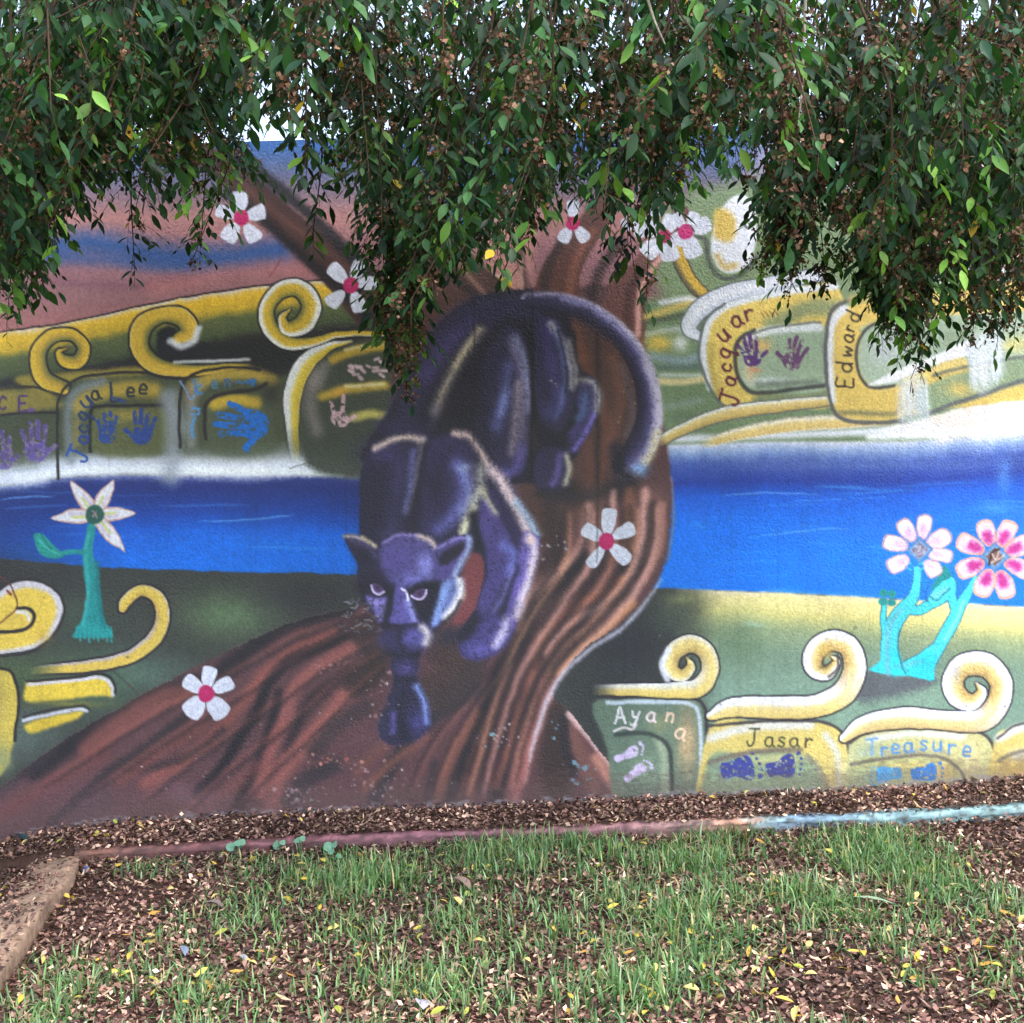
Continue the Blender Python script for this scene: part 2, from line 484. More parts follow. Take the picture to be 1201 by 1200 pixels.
# ------------------------------------------------------------------ the painted tree
L_tree = part('painted_tree', 'brown painted tree with twisting trunk and spreading ridged roots')
TRUNK = [(430, 330), (470, 345), (600, 340), (690, 335), (752, 345), (757, 400), (768, 460), (783, 520), (788, 575), (786, 625), (776, 672),
         (752, 709), (722, 736), (690, 757), (665, 785), (648, 815), (668, 836), (700, 876), (742, 940), (770, 1040), (400, 1090), (-200, 1090), (-200, 985), (-60, 962), (0, 925), (60, 878),
         (120, 842), (172, 812), (232, 781), (292, 752), (350, 728), (405, 714), (440, 690), (452, 560), (452, 430)]
tree_c = (94, 62, 66)
fill(TRUNK, tree_c, 3.0, 1.0, lab=L_tree)
# limbs
for P, c in (([(455, 372, 34), (400, 318, 24), (350, 275, 18), (290, 222, 17), (235, 180, 15), (180, 150, 14)], (74, 46, 42)),
             ([(520, 380, 40), (490, 300, 30), (455, 230, 25), (430, 165, 20), (420, 110, 18)], (84, 54, 48)),
             ([(585, 360, 26), (545, 318, 20), (512, 270, 17), (470, 215, 14), (440, 160, 12)], (86, 58, 50)),
             ([(650, 360, 30), (660, 315, 22), (685, 275, 17), (720, 230, 13), (760, 190, 9)], (98, 60, 52)),
             ([(725, 400, 30), (735, 350, 24), (752, 320, 16), (772, 288, 11), (800, 250, 9)], (112, 70, 66))):
    stroke(P, 1, c, 2.5, 1.0, lab=L_tree)
stroke([(455, 398), (410, 350), (360, 305), (310, 260), (270, 228)], 6, (32, 26, 30), 5, 0.9)
stroke([(430, 320), (380, 268), (320, 215), (268, 178)], 7, (26, 24, 28), 5, 0.9)
stroke([(450, 350), (390, 300), (330, 255), (285, 218)], 4, (112, 72, 62), 5, 0.6)
stroke([(480, 350), (455, 285), (430, 230)], 6, (120, 80, 70), 6, 0.5)
stroke([(568, 345), (530, 300), (500, 262)], 3, (146, 108, 92), 4, 0.7); stroke([(560, 350), (520, 310), (488, 270)], 5, (44, 32, 34), 5, 0.7)
stroke([(620, 350), (612, 310), (608, 280)], 4, (58, 40, 40), 4, 0.7); stroke([(612, 338), (611, 305)], 2.2, (190, 150, 135), 2, 0.7)
stroke([(636, 350), (645, 310), (660, 280)], 5, (52, 36, 38), 5, 0.8); stroke([(668, 345), (676, 305), (695, 272)], 5, (140, 86, 70), 5, 0.7)
stroke([(690, 360), (705, 315), (730, 285)], 6, (46, 32, 34), 5, 0.8)
stroke([(748, 392), (752, 340), (776, 300), (782, 285)], 3.5, (186, 142, 134), 3, 0.8); stroke([(735, 385), (738, 345), (750, 318)], 4, (78, 48, 48), 4, 0.7)
treemask = np.zeros((H, W)); treemask[LAB == L_tree] = 1
CLIP[0] = treemask
D, BR, LT = (34, 29, 37), (128, 70, 60), (182, 136, 128)
# hollow of the trunk behind the animal
fill([(640, 370), (700, 385), (735, 420), (745, 480), (735, 530), (690, 600), (640, 640), (610, 560), (630, 450)], (84, 58, 54), 8, 0.9)
for p, c, wd, op in (([(665, 385), (690, 440), (712, 500), (702, 560)], (112, 66, 54), 7, 0.6), ([(700, 395), (702, 470), (700, 560), (698, 640)], (58, 40, 42), 3.5, 0.7), ([(720, 420), (728, 470), (716, 520)], (120, 76, 62), 6, 0.6),
                     ([(730, 430), (742, 480), (736, 510)], (96, 86, 98), 5, 0.5), ([(672, 385), (684, 420)], (130, 76, 50), 7, 0.5), ([(680, 480), (690, 540), (684, 600)], (104, 62, 54), 6, 0.7),
                     ([(640, 560), (690, 585), (735, 570)], (40, 34, 38), 12, 0.8), ([(645, 600), (652, 640), (640, 665)], (52, 42, 44), 9, 0.7), ([(700, 640), (690, 600)], (60, 42, 42), 6, 0.6)):
    stroke(p, wd, c, wd * 0.9, op)
stripes = [
 ([(683, 653), (653, 687), (630, 710), (607, 760), (583, 793), (560, 860), (545, 900)], D, 7, 6, .85),
 ([(742, 655), (715, 697), (682, 723), (652, 747), (630, 787), (607, 837), (590, 893), (580, 950)], D, 7, 6, .85),
 ([(753, 683), (720, 717), (690, 742), (673, 757), (650, 785)], D, 3, 4, .7),
 ([(735, 600), (728, 640), (700, 672), (670, 700), (640, 735)], (62, 42, 42), 5, 5, .6),
 ([(765, 590), (764, 640), (748, 680)], (70, 46, 46), 3, 4, .7),
 ([(757, 577), (754, 627), (742, 668), (700, 712), (660, 738), (640, 765)], LT, 5, 5, .75),
 ([(690, 593), (682, 640), (652, 673), (620, 703), (604, 735)], (168, 122, 112), 5, 5, .8),
 ([(720, 577), (718, 612)], LT, 4, 4, .7), ([(738, 575), (738, 630), (728, 655)], (150, 98, 70), 6, 5, .6),
 ([(776, 593), (773, 643), (745, 692), (705, 730), (680, 748)], (152, 106, 96), 5, 4, .75),
 ([(727, 678), (706, 698), (680, 706), (655, 728), (632, 760), (620, 800)], (142, 84, 66), 6, 6, .7),
 ([(742, 708), (708, 740), (675, 768), (655, 790)], (172, 118, 76), 5, 5, .7),
 ([(622, 790), (606, 830), (598, 870), (578, 920)], (132, 76, 70), 6, 6, .7),
 ([(640, 800), (628, 845), (612, 890), (600, 940)], (150, 86, 82), 8, 7, .75),
 ([(622, 850), (612, 900), (604, 945)], (168, 96, 92), 4, 5, .6),
 ([(655, 840), (650, 900), (660, 950)], (62, 48, 46), 14, 9, .8), ([(668, 848), (690, 905), (705, 950)], (120, 80, 72), 9, 8, .8),
 ([(660, 842), (664, 880), (672, 905)], (46, 42, 48), 5, 4, .8),
 ([(668, 838), (690, 862), (715, 895), (742, 935)], (190, 160, 158), 4, 4, .8), ([(700, 890), (725, 930)], (188, 130, 108), 7, 6, .6),
 ([(405, 714), (368, 721), (333, 732), (301, 755), (272, 778), (240, 800), (180, 815), (110, 855), (40, 905)], (38, 33, 40), 9, 8, .95),
 ([(389, 742), (347, 761), (309, 790), (288, 822), (256, 857), (225, 885), (170, 920)], (132, 74, 68), 7, 6, .85),
 ([(413, 741), (373, 760), (339, 776), (315, 803), (301, 835), (280, 868), (256, 905), (230, 930)], D, 5, 5, .85),
 ([(328, 815), (320, 847), (307, 887), (285, 929), (275, 955)], D, 5, 5, .85),
 ([(413, 760), (373, 782), (347, 806), (333, 843), (315, 887), (305, 930)], (138, 80, 76), 8, 6, .85),
 ([(416, 785), (384, 804), (360, 825), (347, 855), (338, 880)], (48, 38, 44), 4, 5, .8),
 ([(405, 815), (375, 852), (350, 881), (325, 915), (318, 950)], (140, 82, 76), 10, 8, .85),
 ([(428, 830), (395, 850), (370, 880)], (66, 52, 56), 9, 7, .8), ([(392, 898), (360, 915), (341, 940)], (58, 48, 54), 8, 6, .85),
 ([(560, 809), (522, 831), (482, 865), (455, 905), (440, 940)], (48, 44, 52), 7, 6, .8), ([(560, 862), (535, 912), (525, 945)], (52, 46, 52), 6, 5, .8),
 ([(510, 895), (499, 940)], (60, 50, 56), 4, 4, .7), ([(420, 905), (445, 880), (480, 855)], (120, 74, 64), 6, 6, .5),
 ([(500, 866), (464, 891), (430, 925)], (128, 78, 66), 5, 5, .7), ([(560, 838), (530, 885), (515, 935)], (128, 80, 66), 6, 6, .7), ([(585, 830), (560, 890), (550, 940)], (124, 76, 66), 6, 6, .6),
 ([(430, 740), (440, 780), (420, 800)], (60, 46, 46), 14, 9, .8), ([(520, 760), (535, 790), (500, 815)], (70, 54, 52), 20, 10, .8), ([(560, 770), (548, 800), (520, 820)], (62, 50, 52), 12, 8, .7),
 ([(235, 812), (190, 820), (140, 850), (105, 878)], (120, 70, 66), 13, 8, .85),
 ([(217, 842), (167, 880), (127, 907), (90, 940), (60, 965)], (50, 42, 48), 5, 5, .8), ([(262, 857), (220, 888), (150, 905)], (60, 46, 50), 4, 5, .7),
 ([(240, 850), (190, 880), (140, 915)], (118, 66, 60), 7, 7, .7), ([(120, 885), (60, 920), (0, 955)], (108, 62, 60), 9, 8, .7), ([(60, 880), (20, 912), (-30, 945)], (56, 46, 54), 6, 6, .7),
 ([(300, 900), (250, 940), (200, 960)], (122, 72, 68), 9, 8, .6), ([(210, 930), (260, 945)], (112, 82, 92), 12, 9, .4), ([(120, 940), (90, 960)], (78, 58, 66), 14, 9, .6),
]
for p in ([(700, 590), (690, 650), (650, 690), (610, 740)], [(762, 590), (755, 650), (715, 700), (665, 745), (630, 800), (605, 880)]):
    stroke(p, 18, (134, 94, 82), 16, .6)
for p, c, wd, soft, op in stripes:
    dark = sum(c) < 170
    stroke(p, wd * (1.15 if dark else 1), c, soft, min(1, op * (1.15 if dark else 1.05)))
def lerp_path(A, B, f):
    A, B = cr(A, 8), cr(B, 8); n = 40
    rs = lambda P: np.stack([np.interp(np.linspace(0, 1, n), np.linspace(0, 1, len(P)), P[:, k]) for k in range(2)], 1)
    P = rs(A) * (1 - f) + rs(B) * f
    return P[::4]
RA, RB = [(646, 600), (642, 660), (606, 708), (582, 760), (562, 820), (542, 900), (522, 950)], [(783, 590), (780, 640), (762, 686), (722, 731), (678, 766), (648, 812), (626, 880), (614, 950)]
for k, f in enumerate((.1, .3, .5, .68, .84)):
    P = lerp_path(RA, RB, f)
    stroke(P, 4.0, (38, 30, 36), 6.5, .6, smooth=False, taper=True); stroke(P + (9, 5), 3.6, [(184, 130, 100), (190, 142, 130), (176, 114, 92)][k % 3], 6.0, .6, smooth=False, taper=True)
RA, RB = [(425, 712), (350, 734), (290, 763), (230, 796), (150, 836), (60, 892), (-20, 940)], [(455, 800), (425, 830), (395, 868), (365, 900), (340, 930), (325, 955), (318, 975)]
for k, f in enumerate((.12, .3, .5, .68, .85)):
    P = lerp_path(RA, RB, f)
    stroke(P, 2.2, (42, 33, 39), 5, .5, smooth=False, taper=True); stroke(P + (-2, -6), 2.5, (150, 84, 72), 5, .4, smooth=False, taper=True)
RA, RB = [(560, 800), (520, 835), (480, 880), (450, 940)], [(612, 770), (592, 830), (575, 890), (565, 950)]
for k, f in enumerate((.2, .45, .7, .95)):
    P = lerp_path(RA, RB, f)
    stroke(P, 2.2, (44, 36, 42), 4.5, .5, smooth=False, taper=True); stroke(P + (5, 1), 2.2, (148, 96, 82), 4.5, .4, smooth=False, taper=True)
lum = IMG.mean(-1)
cv = .86 + .34 * edge(100 - lum, 40)
IMG[:] = np.where(treemask[..., None] > 0, IMG * cv[..., None], IMG)
CLIP[0] = None
stroke([(776, 679), (754, 711), (727, 739), (694, 760), (661, 790), (644, 818), (631, 853), (621, 893)], 2.0, (196, 190, 208), 4.0, 0.95, taper=True)
stroke([(788, 560), (790, 610), (784, 655)], 1.5, (150, 120, 120), 2, 0.6)
layer(sm(915 - Y + 0.02 * X, 25) * treemask, (112, 80, 86), 0.2)

# ------------------------------------------------------------------ scrolls
YE, GR, WH, DK = (212, 174, 48), (96, 100, 56), (206, 206, 212), (36, 32, 34)
PY, PG, PW = (226, 200, 122), (150, 142, 96), (228, 228, 238)  # paler right hand paint, lifted further for the brighter light there
def scroll(pts, ramp, label, **k):
    i = part('painted_scroll', label)
    fat = k.pop('fat', 1.0)
    n = len(pts)
    pts = [(x, y, w * (1 + (fat - 1) * max(0, min(1, (j / n - .45) * 4)))) for j, (x, y, w) in enumerate(pts)]
    tube(pts, ramp, lab=i, **k)
    return i
# upper left curls; ramp runs from the outer rim (-1) to the inner rim (+1) going clockwise
fill([(20, 450), (30, 440), (90, 436), (170, 430), (170, 440), (90, 446), (66, 466)], (150, 132, 52), 4, 0.9)
scroll([(74, 455, 10), (50, 442, 12), (45, 414, 11), (60, 395, 10), (84, 393, 9), (98, 408, 9), (91, 424, 9), (75, 423, 7), (69, 413, 4), (79, 409, 2)],
       [(-1, (190, 172, 130)), (-.6, YE), (.1, (186, 150, 52)), (.8, GR), (1, GR)], 'small yellow painted curl above the first painted archway', fat=1.25, lw=2.4, line=(28, 26, 28))
fill([(186, 388), (205, 384), (215, 400), (292, 405), (292, 422), (205, 425), (186, 415)], (28, 26, 30), 3, 1.0)
scroll([(300, 428, 5), (258, 432, 7), (220, 435, 9), (182, 428, 12), (164, 408, 13), (167, 383, 14), (188, 370, 11), (213, 372, 13), (222, 389, 12), (207, 398, 8)],
       [(-1, (206, 196, 178)), (-.65, (204, 168, 60)), (.2, (196, 160, 54)), (.8, GR), (1, (60, 62, 50))], 'hooked yellow painted curl with a white rounded tip', fade=(.06, 0), lw=2.4, line=(28, 26, 28))
stroke([(233, 385), (227, 400), (212, 406), (200, 400)], 4, (206, 208, 216), 3, 0.9)
stroke([(205, 425), (240, 424), (292, 421)], 1.8, (196, 200, 204), 1.5, 0.85)
fill([(300, 400), (330, 420), (320, 440), (296, 438)], (26, 26, 28), 5, 0.9)
scroll([(452, 391, 5), (400, 392, 5.5), (362, 402, 8), (336, 402, 10), (317, 386, 11), (313, 361, 11), (328, 341, 11), (350, 338, 11), (365, 357, 11), (357, 379, 10), (338, 386, 8), (331, 373, 5), (340, 362, 2)],
       [(-1, (216, 216, 220)), (-.5, (212, 210, 200)), (-.2, (200, 166, 52)), (.3, (186, 156, 50)), (.85, GR), (1, GR)], 'large yellow painted curl with a white rim beside the trunk', fat=1.3, lw=2.2, line=(32, 30, 30))

# left archways
stroke([(0, 458), (30, 454), (48, 456), (66, 464)], 1.6, DK, 1); fill([(-60, 462), (45, 458), (66, 468), (64, 480), (-60, 486)], (150, 132, 54), 5, 0.8)
stroke([(-60, 490), (0, 487), (30, 484.5), (66, 484)], 1.5, DK, 1)
stroke([(92, 475), (110, 463), (150, 456), (180, 458)], 9, (178, 150, 56), 7, 0.9); stroke([(82, 540), (80, 480), (92, 458), (120, 448)], 5, (124, 132, 140), 5, 0.75)
stroke([(90, 520), (92, 485), (105, 470)], 5, (150, 136, 78), 5, 0.6)
stroke([(68, 562), (67.5, 520), (68, 475), (76, 455), (95, 443), (120, 439), (165, 437), (190, 442), (218, 445)], 1.7, DK, 1)
fill([(110, 480), (190, 478), (190, 530), (110, 530)], (92, 96, 56), 6, 0.8); blob(150, 487, 25, 8, (170, 146, 60), 0.7)
stroke([(106, 530), (105.5, 500), (107, 482), (114, 477), (150, 475.5), (192, 475)], 2.0, DK, 1)
stroke([(200, 560), (203, 510), (200, 465)], 10, (150, 158, 172), 9, 0.7); stroke([(195, 470), (215, 500)], 8, (140, 146, 158), 9, 0.5)
stroke([(228, 455), (250, 442), (290, 438), (318, 446)], 7, (172, 146, 60), 6, 0.9); stroke([(224, 520), (224, 475), (232, 452)], 6, (128, 132, 132), 6, 0.8)
blob(222, 462, 9, 14, (150, 125, 105), 0.6)
stroke([(211, 525), (210.5, 480), (214, 453), (226, 440), (250, 433), (290, 431), (305, 434)], 1.8, DK, 1)
fill([(246, 470), (310, 466), (320, 500), (320, 530), (246, 530)], (74, 82, 62), 6, 0.8); stroke([(252, 474), (275, 469), (300, 472)], 7, (184, 154, 48), 5, 0.95)
stroke([(241, 515), (240, 485), (245, 470), (262, 462), (300, 456), (312, 450)], 2.2, DK, 1.3)
blob(318, 460, 14, 16, (34, 34, 36), 0.7)
# white archway
fill([(360, 430), (385, 415), (450, 405), (455, 545), (360, 545)], (58, 64, 54), 6, 0.95)
stroke([(390, 422), (415, 412), (452, 406)], 5, (184, 152, 50), 4, 0.9); stroke([(405, 410), (450, 403)], 2, (205, 190, 140), 2, 0.7)
stroke([(368, 440), (364, 475), (372, 505)], 7, (132, 120, 122), 8, 0.7); stroke([(380, 430), (372, 450)], 7, (140, 130, 128), 7, 0.6)
stroke([(378, 465), (410, 456), (452, 452)], 5, (182, 152, 56), 4, 0.9); stroke([(405, 453), (450, 451)], 2, (214, 204, 160), 2, 0.8)
stroke([(416, 489), (435, 486), (450, 488)], 5, (190, 178, 92), 4, 0.9); blob(398, 460, 10, 6, (205, 150, 60), 0.7); blob(430, 525, 25, 20, (50, 52, 56), 0.7)
scroll([(347, 545, 6), (343, 500, 9), (344, 460, 12), (358, 427, 12), (383, 408, 7), (412, 400, 2)],
       [(-1, (212, 214, 222)), (-.3, (206, 206, 204)), (.1, (206, 182, 70)), (.7, (190, 164, 54)), (1, (196, 190, 160))], 'white and yellow painted arch standing in the spray', fade=(.2, 0), line=(50, 48, 44))

# lower left
i = part('painted_scroll', 'fat yellow painted spiral at the left end of the dark meadow')
O_ = [(-60, 772), (10, 770), (45, 762), (68, 740), (77, 714), (68, 692), (44, 679), (14, 681), (-12, 698), (-60, 740)]
fill(O_, (40, 36, 38), 1.2, 1.0)
fill([(-60, 768), (10, 766), (43, 758), (65, 737), (73.5, 714), (65, 694), (43, 682.5), (15, 684.5), (-9, 700), (-60, 742)], (198, 192, 198), 1.2, 1.0, lab=i)
fill([(-60, 764), (10, 762), (40, 754), (60, 734), (66, 714), (58, 698), (42, 690), (18, 692), (-5, 706), (-60, 744)], (216, 184, 74), 3, 1.0)
blob(50, 745, 10, 10, (196, 160, 62), .6); blob(20, 725, 12, 8, (196, 164, 72), .5)
stroke([(-30, 740), (0, 741), (24, 739), (37, 732), (40, 722), (33, 714), (20, 714)], 2.2, (40, 34, 36), 1.0); stroke([(20, 718), (31, 719), (34, 727)], 2.2, (206, 204, 204), 1.6, .9)
tubeY = [(-1, (190, 184, 196)), (-.55, (178, 166, 160)), (-.2, (202, 170, 76)), (.5, (206, 176, 78)), (.9, (190, 160, 80)), (1, (120, 100, 70))]
scroll([(34, 786, 7), (96, 782, 9), (148, 772, 10), (181, 749, 11), (191, 721, 11), (183, 699, 10), (164, 693, 9), (148, 705, 9), (144, 714, 7)],
       tubeY, 'yellow painted hook rising beside the turquoise stem', lw=2.8, fade=(.08, 0), ramp2=[(-1, (150, 120, 76)), (-.5, (198, 164, 76)), (.1, (216, 186, 80)), (.55, (206, 180, 100)), (.75, (196, 192, 200)), (1, (196, 192, 200))], sw=(.3, .6))
i = part('painted_scroll', 'yellow painted bar under the painted hook')
fill([(30, 806), (40, 799), (100, 795), (122, 795), (131, 806), (130, 818), (110, 816), (36, 824)], (212, 182, 62), 3, 1.0, lab=i)
blob(80, 826, 45, 5, (120, 118, 52), .7); stroke([(34, 803), (80, 798), (118, 795), (130, 804), (132, 815)], 2, (200, 196, 210), 1.5, 0.95); stroke([(32, 799), (80, 795), (122, 791), (134, 803), (135, 813)], 1.6, DK, 1)
i = part('painted_scroll', 'short tapering yellow painted bar low beside the root')
fill([(30, 855), (34, 848), (70, 838), (98, 834), (92, 842), (70, 850), (40, 860)], (206, 176, 58), 3, 1.0, lab=i)
stroke([(28, 845), (60, 838), (90, 832), (102, 834)], 2, (196, 196, 208), 1.5, 0.95); stroke([(28, 841), (60, 833), (95, 828), (105, 832)], 1.4, DK, 1, 0.8)
i = part('painted_scroll', 'broad yellow painted column at the left end of the roots')
fill([(-80, 770), (0, 784), (16, 794), (21, 822), (16, 868), (4, 905), (-40, 940), (-80, 900)], (196, 172, 74), 3, 1.0, lab=i)
blob(-6, 830, 14, 40, (150, 132, 74), 0.7); blob(4, 890, 12, 22, (110, 124, 100), 0.7); stroke([(0, 783), (15, 791), (22, 820), (17, 868)], 1.8, DK, 1)
stroke([(160, 812), (148, 800), (130, 785)], 1.2, (50, 48, 48), 1, 0.5)

# upper right
stroke([(760, 372), (790, 361), (815, 352)], 5, (206, 180, 98), 5, 0.9); stroke([(775, 355), (805, 350), (822, 352)], 3, (222, 224, 232), 3, 0.9); stroke([(757, 378), (800, 370)], 3, (74, 80, 66), 3, 0.7)
stroke([(760, 392), (790, 386), (818, 390)], 3, (196, 206, 208), 4, 0.7); blob(773, 402, 17, 11, (226, 192, 86), 0.95); blob(798, 404, 10, 10, (226, 228, 232), 0.85)
stroke([(765, 418), (800, 424), (822, 418)], 5, (140, 160, 176), 5, 0.8); stroke([(770, 432), (820, 430)], 3, (84, 104, 112), 4, 0.7); stroke([(772, 447), (800, 448), (830, 444)], 4, (226, 206, 156), 3, 0.9); stroke([(775, 440), (820, 440)], 2, (222, 228, 236), 3, 0.7)
stroke([(780, 478), (822, 470)], 4, (138, 158, 150), 5, 0.7); blob(800, 490, 22, 8, (96, 112, 92), 0.8)
Rr = [(-1, (196, 190, 170)), (-.5, (226, 202, 128)), (.3, (220, 192, 104)), (1, (120, 110, 84))]
scroll([(792, 285, 8), (800, 312, 9), (813, 334, 9), (826, 346, 8)], [(-1, (200, 160, 60)), (0, (210, 172, 70)), (.5, (120, 104, 66)), (1, (60, 58, 54))], 'curved yellow painted stem under the painted blossoms', line=(70, 66, 62))
i = part('painted_scroll', 'white bulb ended painted curl under the hanging leaves')
fill([(842, 252), (836, 275), (835, 298), (846, 317), (866, 319), (882, 304), (887, 270), (884, 238), (862, 230)], (226, 228, 238), 2, 1.0, lab=i)
fill([(838, 250), (850, 244), (862, 256), (860, 280), (848, 284), (838, 276)], (216, 182, 84), 5, .95); stroke([(842, 300), (850, 312), (862, 312)], 4, (204, 172, 92), 4, .8); blob(850, 296, 6, 8, (230, 230, 238), .9); stroke([(872, 262), (877, 268), (880, 262)], 1.5, (70, 76, 76), 1, .8)
stroke([(816, 278), (828, 282), (832, 310), (848, 326), (870, 322), (887, 302)], 2.6, (78, 84, 78), 2, 0.9)
i = scroll([(960, 322, 9), (900, 334, 10), (855, 344, 11), (822, 362, 12), (808, 384, 10), (822, 396, 6)], [(-1, (190, 196, 214)), (0, (226, 228, 240)), (1, (196, 202, 214))], 'thick white painted arch outlined in grey', line=(92, 98, 104))
# name panel on the right of the trunk
fill([(850, 362), (905, 348), (985, 340), (985, 470), (900, 474), (860, 482), (838, 462), (828, 430), (828, 395), (836, 372)], (222, 194, 104), 2, 1.0)
stroke([(905, 380), (950, 362), (985, 362)], 9, (138, 150, 110), 7, 0.9); stroke([(890, 470), (940, 462), (975, 462)], 7, (110, 128, 100), 6, 0.9)
stroke([(832, 455), (826, 425), (827, 395), (836, 372), (862, 356), (910, 344), (980, 336)], 4, (224, 228, 240), 2.5, 0.95); stroke([(842, 462), (834, 435), (834, 405)], 4, (156, 136, 76), 4, 0.5)
stroke([(858, 482), (838, 466), (822, 430), (821, 400), (830, 372), (850, 357)], 1.8, (98, 104, 108), 1.2, 0.9)
fill([(880, 392), (920, 384), (968, 384), (970, 455), (890, 460), (870, 450), (865, 415)], (150, 170, 146), 3, 1.0)
stroke([(878, 394), (910, 386), (960, 384)], 5, (226, 230, 238), 3, 0.9); blob(893, 405, 12, 9, (222, 178, 106), 0.85); blob(878, 430, 10, 18, (214, 208, 178), 0.7); blob(900, 447, 30, 5, (206, 214, 222), 0.8); blob(880, 440, 8, 8, (220, 190, 140), 0.6)
stroke([(968, 452), (930, 457), (892, 461), (874, 455), (864, 438), (862, 410), (870, 395), (884, 387)], 2.4, (62, 64, 64), 1.6, 0.95)
stroke([(962, 378), (910, 383), (880, 392)], 1.4, (104, 112, 108), 1.2, 0.8); stroke([(890, 452), (960, 448)], 3, (98, 108, 100), 4, 0.7)
scroll([(770, 520, 7), (800, 504, 8), (840, 488, 9), (890, 479, 9), (976, 470, 7)], [(-1, (120, 122, 110)), (-.7, (226, 228, 228)), (-.2, (222, 198, 130)), (.6, (196, 166, 96)), (1, (100, 98, 88))], 'long yellow painted band curving under the first name panel', line=(104, 104, 98), fade=(.1, 0))
scroll([(820, 522, 6), (870, 508, 8), (930, 498, 9), (1000, 494, 8), (1050, 494, 5)], [(-1, (150, 146, 130)), (-.6, (234, 226, 206)), (0, (226, 198, 124)), (.7, (218, 188, 120)), (1, (222, 216, 210))], 'yellow painted band lying on the river bank', line=None, fade=(.1, .1))
# second name panel
fill([(975, 372), (1030, 352), (1200, 330), (1330, 330), (1330, 440), (1080, 484), (1055, 493), (990, 490), (976, 470), (969, 420)], (216, 186, 100), 2, 1.0)
stroke([(976, 470), (972, 420), (976, 380), (990, 362)], 5, (222, 226, 240), 3, 0.95)
fill([(1010, 395), (1030, 378), (1200, 365), (1300, 370), (1300, 420), (1120, 430), (1050, 452), (1020, 453), (1006, 430)], (160, 178, 158), 4, 1.0); blob(1040, 410, 22, 20, (190, 196, 206), 0.8); blob(1130, 395, 30, 14, (128, 150, 116), 0.7)
stroke([(1048, 452), (1024, 455), (1010, 445), (1004, 420), (1008, 398), (1020, 383), (1040, 374)], 1.8, (66, 64, 62), 1.3, 0.95)
stroke([(1060, 494), (1020, 496), (992, 493), (977, 480), (970, 450), (968, 410), (972, 375), (984, 358), (1020, 345), (1060, 340)], 2.4, (86, 86, 88), 1.6, 0.95)
stroke([(985, 484), (1050, 486)], 3, (120, 116, 84), 3, 0.8)
fill([(1018, 452), (1060, 430), (1100, 416), (1135, 400), (1135, 418), (1095, 430), (1050, 447)], (234, 234, 242), 2, 0.95); fill([(1060, 444), (1100, 428), (1132, 420), (1130, 434), (1095, 440), (1068, 446)], (226, 200, 120), 2.5, 0.95)
fill([(1085, 452), (1200, 420), (1300, 400), (1300, 440), (1201, 450), (1085, 484)], (132, 154, 122), 4, 0.95); blob(1125, 456, 18, 10, (214, 186, 104), 0.9); blob(1190, 405, 22, 10, (216, 200, 110), 0.7)
stroke([(1095, 440), (1135, 430), (1205, 418), (1300, 400)], 2, (92, 98, 90), 1.8, 0.8); stroke([(1085, 486), (1135, 468), (1205, 445), (1320, 408)], 2.6, (84, 88, 94), 2.2, 0.9)
L_fall = part('painted_waterfall', 'white painted waterfall streak spilling over the second name panel')
fill([(1056, 448), (1066, 440), (1076, 438), (1087, 448), (1089, 470), (1090, 492), (1056, 497), (1052, 470)], (206, 214, 226), 5, 0.55, lab=L_fall)
for k in range(16): stroke([(1055 + 2.1 * k, 444 + random.uniform(-3, 6)), (1056 + 2.1 * k, 470), (1054 + 2.3 * k, 494 + random.uniform(-8, 4))], random.uniform(.7, 1.8), random.choice([(228, 232, 242), (196, 206, 222), (214, 204, 200)]), 1.5, random.uniform(.3, .8), taper=True)
L_fall = part('painted_waterfall', 'wider white painted waterfall streak beside the hanging twigs')
fill([(1136, 398), (1150, 390), (1172, 386), (1178, 420), (1174, 444), (1150, 462), (1138, 440)], (212, 220, 236), 6, 0.5, lab=L_fall)
for k in range(20): stroke([(1136 + 2.0 * k, 396 - .4 * k + random.uniform(-3, 6)), (1137 + 2.0 * k, 425), (1138 + 2.0 * k, 456 - .5 * k + random.uniform(-8, 4))], random.uniform(.7, 2.0), random.choice([(232, 236, 246), (196, 208, 228), (220, 226, 238)]), 1.6, random.uniform(.3, .8), taper=True)
stroke([(1050, 338), (1120, 322), (1200, 318), (1300, 330)], 7, (228, 230, 242), 6, 0.95); stroke([(1000, 352), (1060, 346), (1120, 345)], 5, (222, 196, 110), 5, 0.7)

# lower right
fill([(700, 820), (812, 820), (826, 832), (828, 1000), (735, 1000), (712, 880)], (100, 120, 102), 3, 0.95)
blob(806, 870, 12, 42, (196, 164, 122), 0.85); blob(775, 850, 16, 12, (150, 150, 110), 0.6); blob(760, 905, 22, 24, (128, 148, 124), 0.8); blob(735, 850, 22, 14, (92, 112, 98), 0.6)
stroke([(712, 824), (770, 823), (806, 825), (819, 836), (822, 870), (821, 940)], 2.4, (196, 208, 222), 1.8, 0.9)
stroke([(705, 818), (770, 817), (810, 818), (825, 828), (829, 850), (828, 935)], 2.2, (56, 54, 60), 1.2, 0.95)
stroke([(772, 868), (780, 890), (780, 930)], 5, (176, 186, 154), 5, 0.7); stroke([(722, 862), (750, 860), (770, 864), (784, 876), (788, 900), (787, 945)], 2.4, (52, 60, 58), 2, 0.95)
